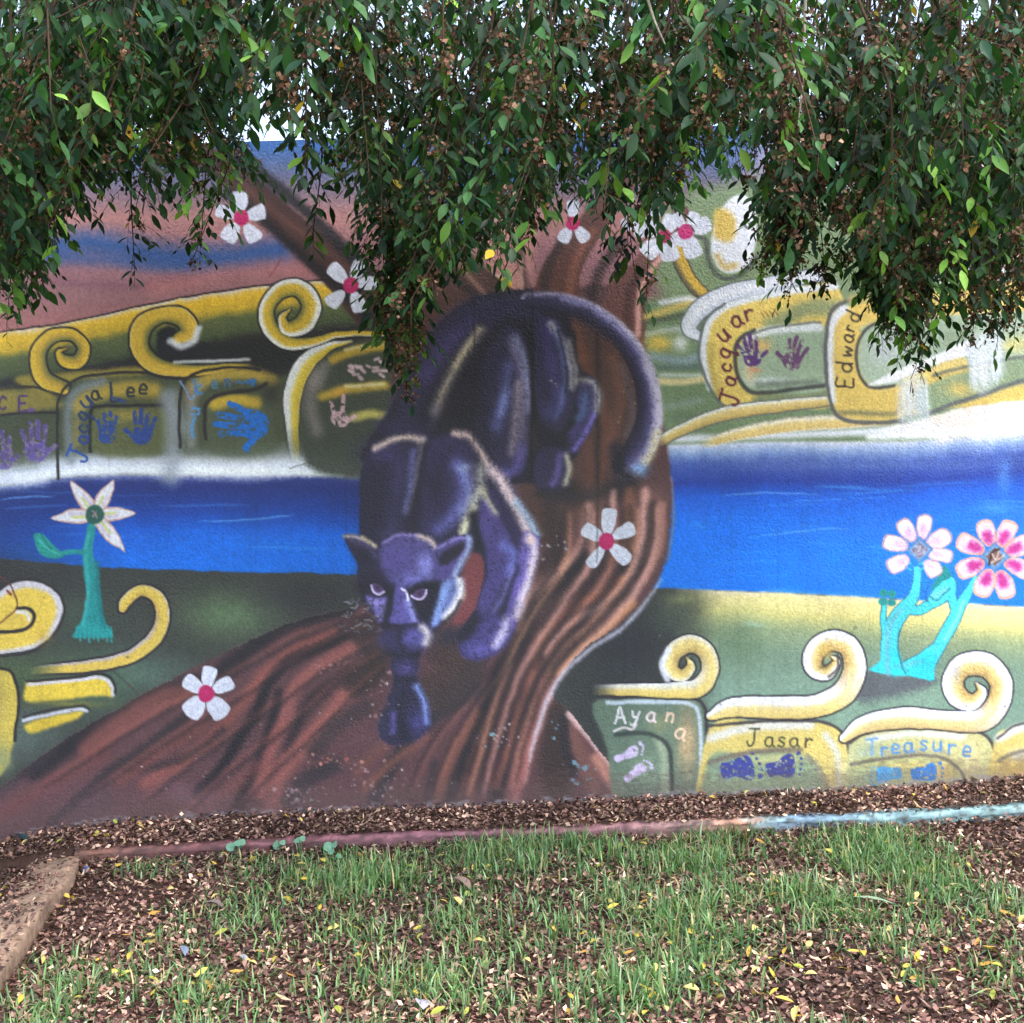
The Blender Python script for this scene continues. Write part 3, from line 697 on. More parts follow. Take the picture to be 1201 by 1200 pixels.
scroll([(694, 809, 8), (740, 809, 9), (790, 810, 11), (820, 806, 13), (833, 786, 12), (827, 763, 12), (808, 755, 12), (790, 766, 11), (787, 784, 9), (799, 793, 8), (810, 783, 6), (806, 771, 2)],
       [(-1, (222, 222, 232)), (-.4, (224, 218, 200)), (.1, PY), (.6, (222, 194, 104)), (1, (176, 150, 96))], 'yellow painted curl on top of the first lower name panel', fade=(.06, 0), fat=1.2, lw=2.0, ramp2=[(-1, (150, 128, 92)), (-.5, (206, 176, 104)), (.2, (230, 206, 128)), (.6, (228, 216, 184)), (1, (220, 220, 230))], sw=(.2, .5))
stroke([(783, 797), (776, 780), (784, 762)], 3.5, (226, 228, 238), 2.5, 0.85)
def panel(outer, inner, body, label):
    fill(outer, body, 2, 1.0)
fill([(832, 856), (900, 848), (968, 848), (988, 862), (996, 890), (998, 1000), (830, 1000)], (214, 192, 110), 2, 1.0)
fill([(830, 892), (870, 884), (915, 880), (948, 890), (965, 920), (968, 1000), (830, 1000)], (136, 158, 122), 4, 1.0); blob(910, 890, 40, 7, (206, 198, 134), 0.7); blob(850, 900, 16, 18, (110, 126, 128), 0.5)
stroke([(834, 866), (880, 853), (950, 850)], 5, (222, 222, 224), 4, 0.85); stroke([(968, 862), (982, 885), (984, 925)], 4, (206, 212, 224), 4, 0.75); blob(978, 910, 8, 30, (206, 194, 124), 0.6)
stroke([(832, 894), (860, 886), (905, 880), (938, 880)], 3, (112, 100, 90), 2.5, 0.85); stroke([(948, 888), (962, 905), (970, 925)], 4, (120, 122, 112), 3.5, 0.7)
stroke([(832, 852), (880, 847), (940, 845), (972, 849), (989, 862), (996, 888), (998, 935)], 1.8, (66, 60, 62), 1.2, 0.95)
RS2 = [(-1, (214, 212, 224)), (-.4, (224, 220, 224)), (.05, PY), (.7, (216, 190, 110)), (1, (190, 160, 96))]
scroll([(834, 840, 7), (860, 830, 13), (920, 830, 15), (962, 827, 15), (992, 810, 16), (1003, 781, 15), (994, 757, 14), (972, 752, 13), (955, 766, 12), (955, 784, 10), (970, 790, 8), (981, 776, 5), (974, 770, 2)],
       [(-1, (228, 228, 238)), (-.3, (230, 228, 232)), (.1, (226, 204, 136)), (.7, (220, 194, 116)), (1, (190, 164, 110))], 'big cream painted curl above the navy footprints', fat=1.2, lw=2.0, ramp2=[(-1, (130, 108, 84)), (-.6, (196, 162, 98)), (-.1, (224, 200, 134)), (.3, (230, 224, 222)), (1, (226, 226, 238))], sw=(.25, .45))
blob(968, 765, 8, 10, (196, 164, 84), 0.8); stroke([(982, 768), (982, 784), (972, 794)], 1.6, (70, 56, 50), 1.2, 0.8); blob(966, 783, 5, 3, (84, 78, 58), 0.8)
fill([(996, 874), (1020, 860), (1060, 853), (1140, 857), (1160, 870), (1168, 892), (1170, 1000), (998, 1000)], (196, 192, 134), 2, 1.0)
blob(1020, 885, 22, 16, (150, 168, 150), 0.8); stroke([(1020, 868), (1070, 860), (1130, 864)], 4, (222, 224, 224), 4, 0.8); blob(1140, 890, 12, 30, (222, 206, 150), 0.7)
fill([(1000, 898), (1060, 889), (1105, 892), (1124, 902), (1132, 925), (1130, 1000), (1000, 1000)], (176, 180, 124), 3, 1.0); blob(1020, 915, 22, 12, (142, 166, 134), 0.8); blob(1105, 905, 16, 12, (218, 184, 104), 0.85); blob(1065, 897, 30, 5, (218, 194, 116), 0.7); blob(1060, 925, 40, 8, (150, 172, 134), 0.7)
stroke([(998, 897), (1030, 891), (1070, 886), (1100, 888), (1120, 897), (1130, 910), (1132, 925)], 2.2, (104, 98, 88), 1.8, 0.9); stroke([(1040, 884), (1075, 881), (1110, 884)], 3, (150, 146, 120), 4, 0.6)
stroke([(997, 872), (1015, 861), (1060, 852), (1120, 855), (1148, 859), (1162, 870), (1169, 895), (1168, 930)], 1.8, (72, 64, 64), 1.2, 0.95)
scroll([(990, 866, 7), (1014, 850, 12), (1060, 842, 14), (1108, 845, 13), (1150, 845, 15), (1170, 826, 15), (1174, 801, 15), (1158, 781, 15), (1132, 780, 14), (1118, 796, 12), (1122, 815, 11), (1139, 824, 9), (1152, 812, 6), (1145, 801, 2)],
       [(-1, (226, 226, 238)), (-.35, (232, 230, 236)), (.1, (228, 206, 142)), (.7, (206, 180, 120)), (1, (146, 122, 100))], 'cream painted curl above the pale blue footprints', fat=1.25, lw=1.8, ramp2=[(-1, (140, 116, 90)), (-.6, (206, 174, 106)), (-.1, (228, 206, 136)), (.35, (230, 226, 230)), (1, (226, 226, 240))], sw=(.25, .42))
blob(1121, 792, 6, 12, (150, 150, 176), 0.5)
fill([(1166, 872), (1205, 852), (1330, 840), (1330, 1000), (1170, 1000)], (216, 192, 112), 2, 1.0); stroke([(1172, 866), (1210, 850), (1330, 838)], 5, (226, 226, 232), 4, 0.9); blob(1195, 885, 12, 8, (206, 206, 206), 0.8); blob(1190, 905, 16, 14, (216, 180, 96), 0.7)
stroke([(1170, 866), (1205, 847), (1330, 834)], 1.6, (78, 72, 70), 1.2, 0.9); stroke([(1172, 892), (1205, 880), (1330, 868)], 2.2, (110, 104, 92), 2, 0.8)
# ------------------------------------------------------------------ the panther
L_pan = part('painted_panther', 'violet and black painted panther creeping head first down the trunk')
K, V0, V1, V2, V3 = (36, 33, 54), (54, 48, 90), (78, 66, 138), (104, 96, 178), (136, 140, 206)
CREAM, YEL, BLU, PCH = (208, 190, 176), (182, 174, 128), (116, 146, 206), (214, 178, 160)
_stroke = stroke
def stroke(pts, wd, c, soft=1.0, op=1.0, **k):      # sprayed light: narrow core, wide feather
    if soft >= 2 and sum(c) > 470: wd, soft, op = wd * .85, soft * 1.9, min(1, op * 1.1)
    elif soft >= 2: wd, soft, op = wd * .9, soft * 1.35, min(1, op * 1.1)
    _stroke(pts, wd, c, soft, op, **k)
# rump and hind legs
fill([(424, 540), (440, 505), (458, 478), (478, 432), (498, 400), (524, 371), (556, 350), (600, 341), (640, 345), (662, 362), (674, 392), (681, 432), (697, 444), (706, 466), (698, 496), (680, 524), (670, 548), (666, 570), (640, 577), (624, 566), (612, 566), (590, 566), (560, 540), (470, 545)], K, 5, 1.0, lab=L_pan)
pm = np.zeros((H, W)); pm[LAB == L_pan] = 1
CLIP[0] = None
stroke([(470, 500), (495, 440), (525, 395), (560, 368)], 18, V0, 12, 0.9); stroke([(500, 440), (530, 400), (555, 378)], 8, (70, 58, 122), 8, 0.8)
fill([(560, 360), (600, 346), (640, 350), (655, 362), (640, 378), (600, 372), (570, 385)], V0, 7, 0.9)
fill([(566, 378), (545, 420), (512, 480), (512, 520), (556, 520), (560, 440)], (40, 36, 54), 6, 0.9)
stroke([(564, 388), (540, 420), (524, 450), (510, 482)], 5.5, (146, 134, 118), 6, 0.85); stroke([(562, 386), (546, 410), (534, 428)], 3, (168, 154, 116), 4, 0.7); stroke([(512, 478), (506, 500)], 4, (90, 84, 120), 6, 0.6)
stroke([(450, 500), (480, 505), (500, 512)], 8, (58, 46, 100), 8, 0.7)
# middle limb
fill([(588, 386), (604, 384), (616, 405), (622, 450), (622, 500), (618, 540), (608, 556), (594, 562), (578, 545), (560, 515), (558, 470), (566, 425)], V0, 4, 1.0)
stroke([(600, 400), (612, 440), (614, 490), (610, 530)], 6, (112, 104, 140), 6, 0.8); stroke([(606, 396), (617, 430), (620, 480)], 3, (140, 148, 190), 4, 0.75)
stroke([(596, 430), (590, 470), (582, 500)], 7, (86, 92, 160), 7, 0.75); stroke([(594, 460), (588, 485)], 4, (112, 128, 190), 5, 0.6); stroke([(608, 450), (604, 500), (600, 530)], 5, (146, 126, 136), 5, 0.7); stroke([(614, 525), (606, 548), (594, 556)], 6, (88, 78, 160), 6, 0.8)
stroke([(566, 430), (562, 480), (572, 530)], 5, (40, 36, 62), 6, 0.7); stroke([(624, 395), (627, 470), (624, 540)], 3, (26, 24, 34), 2.5, 0.9)
# right hind leg
fill([(628, 375), (650, 372), (664, 392), (676, 425), (678, 460), (668, 490), (652, 508), (638, 498), (628, 470), (626, 420)], V0, 4, 1.0)
stroke([(642, 385), (648, 430), (656, 470)], 8, (70, 60, 134), 7, 0.8); stroke([(646, 380), (660, 402), (668, 432), (670, 455)], 4, (150, 148, 150), 4, 0.85); stroke([(652, 390), (662, 425), (660, 465), (652, 490)], 3, (96, 112, 176), 4, 0.7)
stroke([(668, 400), (675, 430), (676, 450)], 2.4, (186, 180, 160), 3, 0.7); stroke([(655, 388), (664, 430), (664, 460)], 1.6, (44, 42, 84), 2, 0.7); blob(644, 485, 12, 14, (70, 68, 140), 0.7)
fill([(682, 448), (694, 444), (704, 462), (702, 482), (690, 508), (676, 528), (662, 530), (664, 510), (678, 490), (676, 466)], (66, 58, 122), 3, 1.0)
stroke([(683, 446), (696, 450), (702, 466), (700, 482)], 3.5, (164, 162, 150), 3.5, 0.85); stroke([(686, 462), (684, 482), (678, 490)], 5, (70, 100, 150), 4, 0.7); stroke([(697, 488), (686, 510), (674, 526)], 3, (110, 98, 190), 3, 0.8)
stroke([(634, 505), (650, 515), (662, 520)], 8, (34, 30, 50), 6, 0.8)
fill([(630, 530), (648, 524), (666, 530), (669, 550), (664, 572), (640, 578), (628, 565)], (56, 48, 92), 3, 1.0)
stroke([(664, 534), (668, 550), (663, 568)], 3.5, (170, 164, 130), 3, 0.8); stroke([(656, 535), (654, 555), (648, 568)], 4, (96, 86, 160), 4, 0.8)
stroke([(632, 578), (650, 580), (670, 574)], 5, (34, 32, 36), 5, 0.8); blob(626, 515, 6, 20, (74, 56, 62), 0.8); stroke([(640, 588), (690, 582), (735, 565)], 5, (38, 34, 42), 6, 0.6)
# tail
tube([(620, 352, 9), (650, 353, 10), (680, 361, 11), (708, 376, 12), (735, 402, 13), (755, 438, 14), (762, 478, 15), (757, 512, 17), (745, 535, 18), (735, 545, 17)],
     [(-1, (176, 168, 186)), (-.6, (146, 138, 172)), (-.1, (86, 80, 136)), (.4, (56, 50, 96)), (1, (36, 32, 54))], line=None, lab=L_pan, soft=3)
stroke([(622, 352), (655, 354), (690, 366)], 7, (52, 46, 84), 7, .8); stroke([(757, 425), (771, 470), (770, 505)], 3, (188, 180, 196), 4, 0.75); stroke([(770, 508), (765, 530), (757, 542)], 4, (200, 190, 140), 4, 0.85)
blob(750, 551, 11, 8, (100, 140, 190), 0.9); stroke([(722, 525), (728, 555), (738, 560)], 7, (34, 31, 46), 6, 0.9); stroke([(660, 352), (700, 364), (728, 386)], 3, (128, 124, 172), 4, 0.7); stroke([(640, 366), (680, 374), (710, 396)], 3, (38, 32, 50), 4, 0.8)
# shoulders
LS = [(424, 645), (422, 585), (424, 548), (438, 524), (464, 511), (490, 509), (503, 515), (532, 506), (548, 508), (562, 524), (576, 545), (600, 567), (620, 603), (632, 626), (632, 652), (621, 686), (611, 714), (600, 745), (586, 764), (562, 773), (543, 768), (538, 748), (552, 716), (562, 690), (566, 655), (552, 640), (530, 650), (500, 640), (450, 650)]
fill(LS, (50, 44, 80), 2.5, 1.0, lab=L_pan)
blob(450, 590, 26, 60, (42, 39, 62), 0.9); blob(520, 600, 30, 26, (46, 41, 70), .6); blob(452, 532, 22, 14, (72, 60, 126), 0.8); stroke([(470, 550), (462, 590), (458, 625)], 12, (70, 62, 122), 10, 0.7)
stroke([(440, 526), (460, 516), (480, 513), (494, 516)], 3.5, (196, 174, 150), 3, 0.9); stroke([(497, 516), (492, 545), (487, 570), (480, 598)], 3.6, (176, 160, 158), 3.2, 0.9); stroke([(484, 530), (482, 565), (476, 600)], 4, (104, 108, 180), 5, 0.7)
stroke([(500, 525), (493, 565), (484, 605), (484, 630)], 6, (38, 34, 58), 5, 0.9)
fill([(503, 520), (530, 511), (552, 520), (560, 560), (545, 600), (520, 625), (498, 625), (496, 580)], (66, 56, 114), 7, 0.9); blob(512, 570, 16, 36, (42, 38, 66), 0.75)
stroke([(536, 545), (545, 570), (535, 600), (515, 622)], 7, (96, 98, 180), 7, 0.8); stroke([(545, 548), (551, 575), (542, 600)], 4, (126, 142, 205), 5, 0.7); blob(545, 549, 9, 6, (150, 170, 210), 0.7)
stroke([(534, 508), (550, 512), (562, 528), (572, 544)], 4.5, (216, 184, 168), 3, 0.95); stroke([(564, 548), (562, 572), (552, 598), (544, 620)], 5, (176, 176, 150), 5, 0.85); stroke([(558, 596), (548, 614), (543, 624)], 3.5, (206, 206, 150), 3.5, 0.85)
stroke([(556, 606), (560, 630), (558, 645)], 7, (34, 32, 50), 5, 0.9)
# forelimb
fill([(564, 588), (575, 590), (590, 612), (602, 640), (600, 665), (588, 690), (576, 715), (564, 735), (556, 730), (562, 700), (572, 670), (568, 640), (562, 615)], (78, 66, 140), 4, 1.0)
stroke([(577, 552), (590, 568), (606, 598), (618, 622)], 7, (206, 180, 178), 4, 0.95); stroke([(606, 590), (622, 612), (630, 626)], 4, (150, 176, 200), 3.5, 0.9); stroke([(566, 575), (574, 588), (582, 600)], 4, (190, 184, 140), 3.5, 0.8)
stroke([(578, 578), (592, 602), (606, 628), (610, 645)], 5, (62, 50, 110), 3.5, 0.9); stroke([(592, 640), (603, 650), (598, 670)], 6, (96, 104, 190), 5, 0.8)
fill([(612, 628), (624, 625), (632, 632), (630, 656), (622, 684), (610, 718), (600, 742), (588, 745), (596, 700), (606, 668)], (100, 84, 172), 3, 1.0)
stroke([(622, 630), (627, 645), (622, 672), (612, 704), (606, 722)], 4.5, (220, 200, 196), 3.5, 0.92); blob(620, 634, 7, 6, (226, 190, 175), 0.85)
stroke([(602, 668), (592, 695), (578, 720)], 3.5, (116, 110, 190), 4, 0.7); stroke([(608, 665), (598, 695), (588, 725)], 2.4, (54, 46, 98), 3, 0.8)
fill([(565, 722), (590, 722), (600, 740), (588, 762), (564, 773), (545, 770), (540, 756), (552, 740)], (76, 66, 140), 5, 0.95); stroke([(594, 728), (590, 742), (582, 756)], 4.5, (196, 184, 204), 4, 0.85); blob(562, 762, 16, 8, (92, 82, 168), 0.8); stroke([(524, 748), (545, 742), (556, 728)], 8, (40, 38, 54), 6, 0.85)
# red gap between cheek and forelimb
i_gap = [(550, 652), (560, 650), (568, 660), (565, 688), (557, 713), (545, 730), (532, 731), (538, 708), (542, 682)]
fill(i_gap, (118, 62, 66), 3, 1.0, lab=L_tree)
# head
HEAD = [(402, 628), (410, 626), (424, 628), (442, 639), (449, 632), (468, 625), (491, 627), (512, 639), (533, 630), (552, 628), (553, 639), (541, 666), (543, 692), (534, 713), (511, 738), (505, 748), (497, 762), (489, 771), (462, 769), (448, 751), (446, 733), (427, 708), (420, 682), (419, 663), (408, 641)]
fill(HEAD, (50, 43, 82), 2, 1.0, lab=L_pan)
stroke([(404, 629), (420, 630), (440, 641)], 2.6, (168, 156, 150), 2, 0.85); stroke([(425, 630), (440, 640)], 2, (190, 170, 110), 2, 0.7); stroke([(412, 634), (430, 642), (440, 652)], 3, (86, 74, 128), 3, 0.8); blob(424, 652, 12, 9, (42, 38, 56), 0.9, 35)
blob(430, 680, 14, 22, (42, 37, 58), 0.85)
fill([(448, 640), (468, 627), (492, 629), (510, 641), (514, 660), (505, 680), (488, 690), (466, 690), (452, 678), (446, 658)], (84, 74, 146), 5, 1.0)
blob(466, 660, 18, 16, (86, 70, 152), 0.8); blob(500, 664, 12, 18, (128, 132, 208), 0.75); blob(484, 680, 20, 8, (106, 104, 186), 0.7); stroke([(450, 636), (468, 627), (488, 628)], 2, (130, 118, 180), 2, 0.8); stroke([(492, 629), (504, 634), (511, 641)], 3, (206, 182, 160), 2.5, 0.9)
fill([(512, 642), (534, 631), (551, 630), (550, 640), (540, 664), (528, 680), (512, 684)], (82, 70, 142), 3, 1.0)
fill([(516, 652), (530, 642), (545, 637), (540, 650), (528, 660), (516, 662)], (44, 40, 58), 3.5, 0.95); stroke([(514, 643), (534, 632), (549, 630)], 2.4, (122, 112, 182), 2, 0.85); stroke([(551, 632), (549, 645), (540, 662), (533, 676)], 3.2, (150, 170, 206), 3, 0.9)
blob(519, 672, 9, 9, (84, 70, 150), 0.8)
# sockets, eyes
stroke([(424, 690), (440, 688), (456, 697)], 6, (36, 32, 46), 5, 0.9); stroke([(482, 696), (496, 688), (514, 688)], 6, (34, 31, 44), 4, 0.95); fill([(484, 702), (512, 690), (518, 700), (508, 724), (498, 730), (488, 716)], (38, 35, 56), 5, 0.95)
L_eyeL = part('painted_eye', None, L_pan); L_eyeR = part('painted_eye', None, L_pan)
fill([(434, 687), (442, 685), (450, 691), (447, 697), (438, 696)], (84, 62, 104), 1.2, 1.0, lab=L_eyeL); blob(443, 690, 3, 3, (46, 34, 56), 0.9)
stroke([(435, 687), (438, 694), (444, 697), (450, 694)], 1.1, (198, 184, 222), 0.8, 1.0, lab=L_eyeL)
fill([(482, 699), (490, 692), (499, 691), (500, 698), (494, 704), (486, 703)], (80, 58, 98), 1.2, 1.0, lab=L_eyeR); blob(492, 697, 3, 3, (44, 34, 54), 0.9)
stroke([(482, 699), (488, 703), (494, 703), (499, 698), (500, 692)], 1.2, (198, 184, 224), 0.8, 1.0, lab=L_eyeR)
# nose
fill([(462, 690), (472, 688), (478, 702), (484, 718), (489, 729), (476, 732), (456, 731), (460, 712)], (88, 78, 160), 2.5, 1.0); stroke([(478, 704), (483, 718), (487, 728)], 3, (134, 142, 210), 3, 0.9); stroke([(471, 691), (476, 695), (478, 704)], 1.3, (214, 204, 222), 1.2, 0.95); stroke([(457, 695), (454, 712), (450, 728)], 3.5, (40, 36, 54), 3, 0.9)
fill([(430, 698), (444, 701), (453, 700), (451, 714), (447, 731), (440, 724), (432, 708)], (110, 98, 178), 3.5, 0.95); blob(440, 708, 8, 6, (138, 128, 200), 0.7)
# cheek
fill([(520, 682), (542, 680), (541, 700), (531, 716), (512, 734), (506, 734), (512, 712)], (96, 110, 176), 3, 0.9); stroke([(539, 681), (540, 697), (532, 712), (522, 724)], 4.4, (220, 212, 202), 2.8, 0.95); stroke([(524, 686), (518, 706), (510, 730)], 4, (116, 150, 210), 4, 0.85); stroke([(540, 706), (530, 722), (512, 740), (506, 752)], 2, (40, 38, 48), 2, 0.8)
# muzzle
stroke([(448, 733), (466, 735), (488, 734)], 3, (36, 33, 46), 2.5, 0.95)
blob(484, 748, 20, 16, (92, 84, 170), 0.97); blob(456, 750, 13, 12, (68, 60, 122), 0.9); stroke([(496, 736), (502, 746), (499, 754)], 4, (206, 198, 190), 3.5, 0.9); stroke([(469, 738), (468, 752), (474, 764)], 3, (44, 38, 66), 3, 0.8)
stroke([(452, 766), (470, 771), (490, 769)], 3.5, (36, 33, 44), 3, 0.95)
# chin and paw
fill([(460, 773), (490, 773), (490, 797), (498, 815), (505, 842), (494, 862), (474, 872), (456, 873), (444, 858), (452, 826), (461, 800)], (52, 46, 84), 4, 1.0, lab=L_pan)
blob(476, 785, 13, 10, (86, 72, 150), 0.9); stroke([(464, 797), (488, 799)], 3, (40, 36, 58), 3, 0.8); stroke([(489, 806), (498, 826), (500, 846)], 4, (110, 136, 206), 4, 0.85); blob(488, 848, 12, 16, (76, 72, 152), 0.8); stroke([(472, 815), (470, 840), (474, 862)], 5, (38, 35, 58), 5, 0.8); stroke([(462, 838), (460, 858)], 3.4, (88, 78, 160), 3, 0.85); blob(450, 850, 7, 12, (54, 60, 90), 0.6)
pmask = ((LAB == L_pan) * 1.0)
layer(np.clip(fbm(X / 2.6, Y / 2.6, 120, 3) * 2.2 - .35, 0, 1) * pmask, (26, 24, 36), .3)     # dark overspray
layer(np.clip(fbm(X / 40, Y / 40, 125, 3) * 2 - .2, 0, 1) * pmask, (34, 31, 50), .25)
stroke = _stroke
lum = IMG.mean(-1); cv = (.78 + .36 * edge(104 - lum, 46))[..., None]
pan = IMG * cv; pan = pan * .84 + pan.mean(-1, keepdims=True) * .16 * np.array((1.0, .98, 1.12))
IMG[:] = np.where((pmask > 0)[..., None], pan, IMG)
for k in range(60):       # whisker marks sprayed on the left cheek
    a, b = random.uniform(396, 446), random.uniform(705, 742)
    l = random.uniform(3, 9)
    stroke([(a, b), (a + l * .6, b + random.uniform(-2, 2)), (a + l, b + random.uniform(-4, 2))], 0.7, random.choice([(150, 152, 160), (28, 26, 30), (40, 36, 44), (96, 92, 110)]), 0.8, random.uniform(.4, .8))

# ------------------------------------------------------------------ flowers
WHT = (206, 208, 222)
def daisy(cx, cy, petals, r, label, c=WHT, cc=(172, 28, 88)):
    L = part('painted_flower', label)
    for (px, py, ln, wd) in petals:
        Lp = part('petal', None, L)
        dx, dy = px - cx, py - cy; d = math.hypot(dx, dy); dx, dy = dx / d, dy / d
        pts = []
        for s, t in ((-.62, .35), (-.25, .85), (.2, 1.0), (.42, .85), (.5, 0), (.42, -.85), (.2, -1.0), (-.25, -.85), (-.62, -.35)):
            pts.append((px + dx * s * ln - dy * t * wd / 2, py + dy * s * ln + dx * t * wd / 2))
        fill(pts, np.array(c) + random.uniform(-8, 4), 0.9, 1.0, lab=Lp)
        for q in range(4):
            o = random.uniform(-.3, .3) * wd
            stroke([(px - dx * ln * .4 - dy * o * .5, py - dy * ln * .4 + dx * o * .5), (px + dx * ln * .42 - dy * o, py + dy * ln * .42 + dx * o)], 0.7, (178, 182, 200), 1, 0.35)
    fill([(cx + r * math.cos(a), cy + r * math.sin(a) * 1.05) for a in np.arange(8) * math.pi / 4], cc, 0.9, 1.0, lab=L)
    blob(cx - r * .2, cy - r * .2, r * .5, r * .5, (196, 50, 110), 0.5)
daisy(283, 255, [(281, 235, 21, 19), (302, 250, 20, 19), (295, 274, 21, 19), (270, 274, 21, 20), (264, 249, 23, 15)], 9, 'white painted flower with magenta centre on the leaning left limb')
daisy(411, 334, [(396, 320, 24, 18), (420, 316, 22, 17), (431, 332, 24, 16), (393, 351, 22, 18), (420, 356, 23, 18)], 9, 'white painted flower beside the largest upper curl')
daisy(711, 635, [(714, 610, 29, 18), (733, 623, 25, 17), (728, 650, 27, 17), (698, 654, 26, 15), (694, 625, 25, 17)], 9.5, 'white painted flower on the twisting trunk behind the panther')
daisy(242, 814, [(245, 793, 23, 18), (263, 804, 22, 18), (256, 831, 24, 25), (228, 830, 24, 25), (226, 803, 24, 18)], 9.5, 'white painted flower on the red brown roots')
daisy(752, 253, [(764, 248, 16, 16), (752, 270, 18, 18), (738, 262, 16, 16)], 8, 'white painted flower half hidden by leaves above the thin limb', cc=(186, 40, 110))
daisy(779, 277, [(760, 268, 22, 22), (786, 261, 20, 20), (764, 292, 22, 22), (785, 296, 22, 23), (797, 280, 16, 18)], 8, 'white painted flower in the middle of the trio above the thin limb', c=(216, 218, 232))
daisy(804, 272, [(812, 256, 16, 14), (823, 265, 22, 20), (812, 291, 24, 22), (795, 258, 18, 14)], 9, 'white painted flower at the right end of the trio', c=(216, 218, 232), cc=(186, 40, 110))
daisy(672, 262, [(663, 277, 18, 15), (683, 276, 18, 15), (672, 244, 18, 15)], 8, 'white painted flower mostly covered by leaves above the panther rump')
daisy(990, 201, [(1001, 214, 26, 22), (976, 190, 24, 18), (1000, 185, 22, 18), (975, 214, 22, 18)], 7, 'white painted flower high behind the hanging branches', c=(222, 222, 236), cc=(200, 60, 140))

# turquoise flower on the left
TQ = (22, 132, 132)
L_l = part('painted_flower', 'white star shaped painted flower on a turquoise stem')
Ls = part('stem', 'turquoise painted stem', L_l)
for P in ([(107, 618, 5), (103, 648, 6), (107, 676, 9), (110, 702, 8), (109, 716, 9)],):
    stroke(P, 1, TQ, 1.2, 1.0, lab=Ls)
fill([(101, 704), (118, 704), (121, 722), (131, 742), (128, 748), (110, 747), (86, 748), (88, 740), (98, 724)], TQ, 1.2, 1.0, lab=Ls)
stroke([(104, 625), (100, 650), (103, 690), (98, 735)], 2, (60, 166, 164), 2, 0.7); stroke([(114, 660), (116, 700), (122, 735)], 2.4, (14, 104, 110), 2.4, 0.7)
for k in range(9): stroke([(90 + k * 5, 736), (89 + k * 5.2, 750 + random.uniform(-3, 3))], 1.2, (30, 150, 150), 1.2, 0.8)
stroke([(100, 648), (84, 647), (68, 650)], 3, (24, 140, 138), 1, lab=Ls); fill([(39, 627), (50, 627), (66, 642), (76, 650), (66, 655), (50, 652), (42, 640)], (26, 138, 128), 1, 1.0, lab=Ls); stroke([(44, 632), (56, 644), (70, 650)], 1, (70, 176, 160), 1, 0.8); stroke([(48, 628), (60, 645)], 0.8, (12, 96, 100), 0.8, 0.8)
for tx, ty in ((83, 565), (133, 563), (158, 602), (146, 647), (60, 608)):
    Lp = part('petal', None, L_l)
    cx, cy = 111, 604; dx, dy = tx - cx, ty - cy; d = math.hypot(dx, dy); dx, dy = dx / d, dy / d
    pt = lambda s, t: (cx + dx * d * s - dy * t, cy + dy * d * s + dx * t)
    fill([pt(.1, 6), pt(.5, 8.5), pt(.85, 4), pt(1, 1), pt(1, -1), pt(.85, -4), pt(.5, -8.5), pt(.1, -6)], (196, 152, 138), 0.9, 1.0, lab=Lp)
    fill([pt(.1, 4), pt(.5, 6.5), pt(.85, 2.6), pt(.97, 0), pt(.85, -2.6), pt(.5, -6.5), pt(.1, -4)], (214, 212, 220), 0.9, 1.0)
    stroke([pt(.2, 2.5), pt(.55, 2.5)], 2, (186, 170, 196), 2, 0.7); stroke([pt(.15, -1), pt(.5, -1)], 1.6, (196, 196, 110), 1.4, 0.85)
fill([(111 + 11 * math.cos(a), 604 + 11.5 * math.sin(a)) for a in np.arange(10) * .628], (34, 84, 72), 1.2, 1.0, lab=L_l); blob(111, 604, 5, 5, (70, 60, 66), 0.9)
for k in range(6): stroke([(108 + random.uniform(-2, 6), 600 + random.uniform(-2, 6)), (111 + random.uniform(-3, 3), 606 + random.uniform(-3, 2))], 0.7, (140, 130, 130), 0.7, 0.7)

# turquoise plant on the right with two flowers
CY, CYd, CYl = (66, 204, 216), (34, 150, 170), (130, 214, 226)
L_p = part('painted_plant', 'turquoise painted plant with forked stems on the pale meadow')
STEMS = [np.array(P, float) for P in ([(1044, 772, 9), (1043, 755, 9), (1048, 733, 9), (1060, 715, 8), (1071, 702, 6), (1075, 685, 4.5), (1076, 668, 4)],
          [(1066, 714, 5), (1078, 716, 5), (1092, 708, 6), (1104, 697, 10), (1113, 684, 8), (1116, 700, 5), (1122, 716, 6)],
          [(1090, 776, 8), (1104, 752, 7), (1118, 728, 7), (1128, 708, 6), (1137, 692, 4.5), (1144, 678, 2.5)], [(1062, 781, 5), (1080, 773, 6), (1094, 762, 6)],
          [(1039, 748, 3), (1036, 725, 3), (1037, 705, 2.6)])]
for P in STEMS:
    Qp = P.copy(); Qp[:, 2] += 1.2; stroke(Qp, 1, (52, 110, 128), 0.9, 1.0, lab=L_p)
for P in STEMS: stroke(P, 1, CY, 1.0, 1.0)
fill([(1034, 762), (1053, 762), (1057, 778), (1066, 792), (1040, 790), (1020, 785), (1032, 776)], (50, 200, 216), 1.2, 1.0, lab=L_p); fill([(1084, 764), (1098, 768), (1096, 784), (1095, 797), (1078, 796), (1064, 790), (1072, 778)], (42, 200, 218), 1.2, 1.0, lab=L_p)
stroke([(1042, 790), (1040, 765), (1044, 735), (1056, 716)], 3, (110, 170, 190), 3, 0.7); stroke([(1050, 790), (1052, 770)], 4, (30, 205, 225), 4, 0.6); stroke([(1108, 750), (1124, 722), (1130, 706)], 2, CYl, 2, 0.8); stroke([(1095, 700), (1108, 692)], 4, (120, 190, 200), 4, 0.7); stroke([(1050, 782), (1080, 776)], 2, (100, 170, 190), 2, 0.6)
stroke([(1062, 790), (1055, 772), (1053, 750), (1056, 738)], 0.9, (40, 110, 130), 0.8, 0.9)
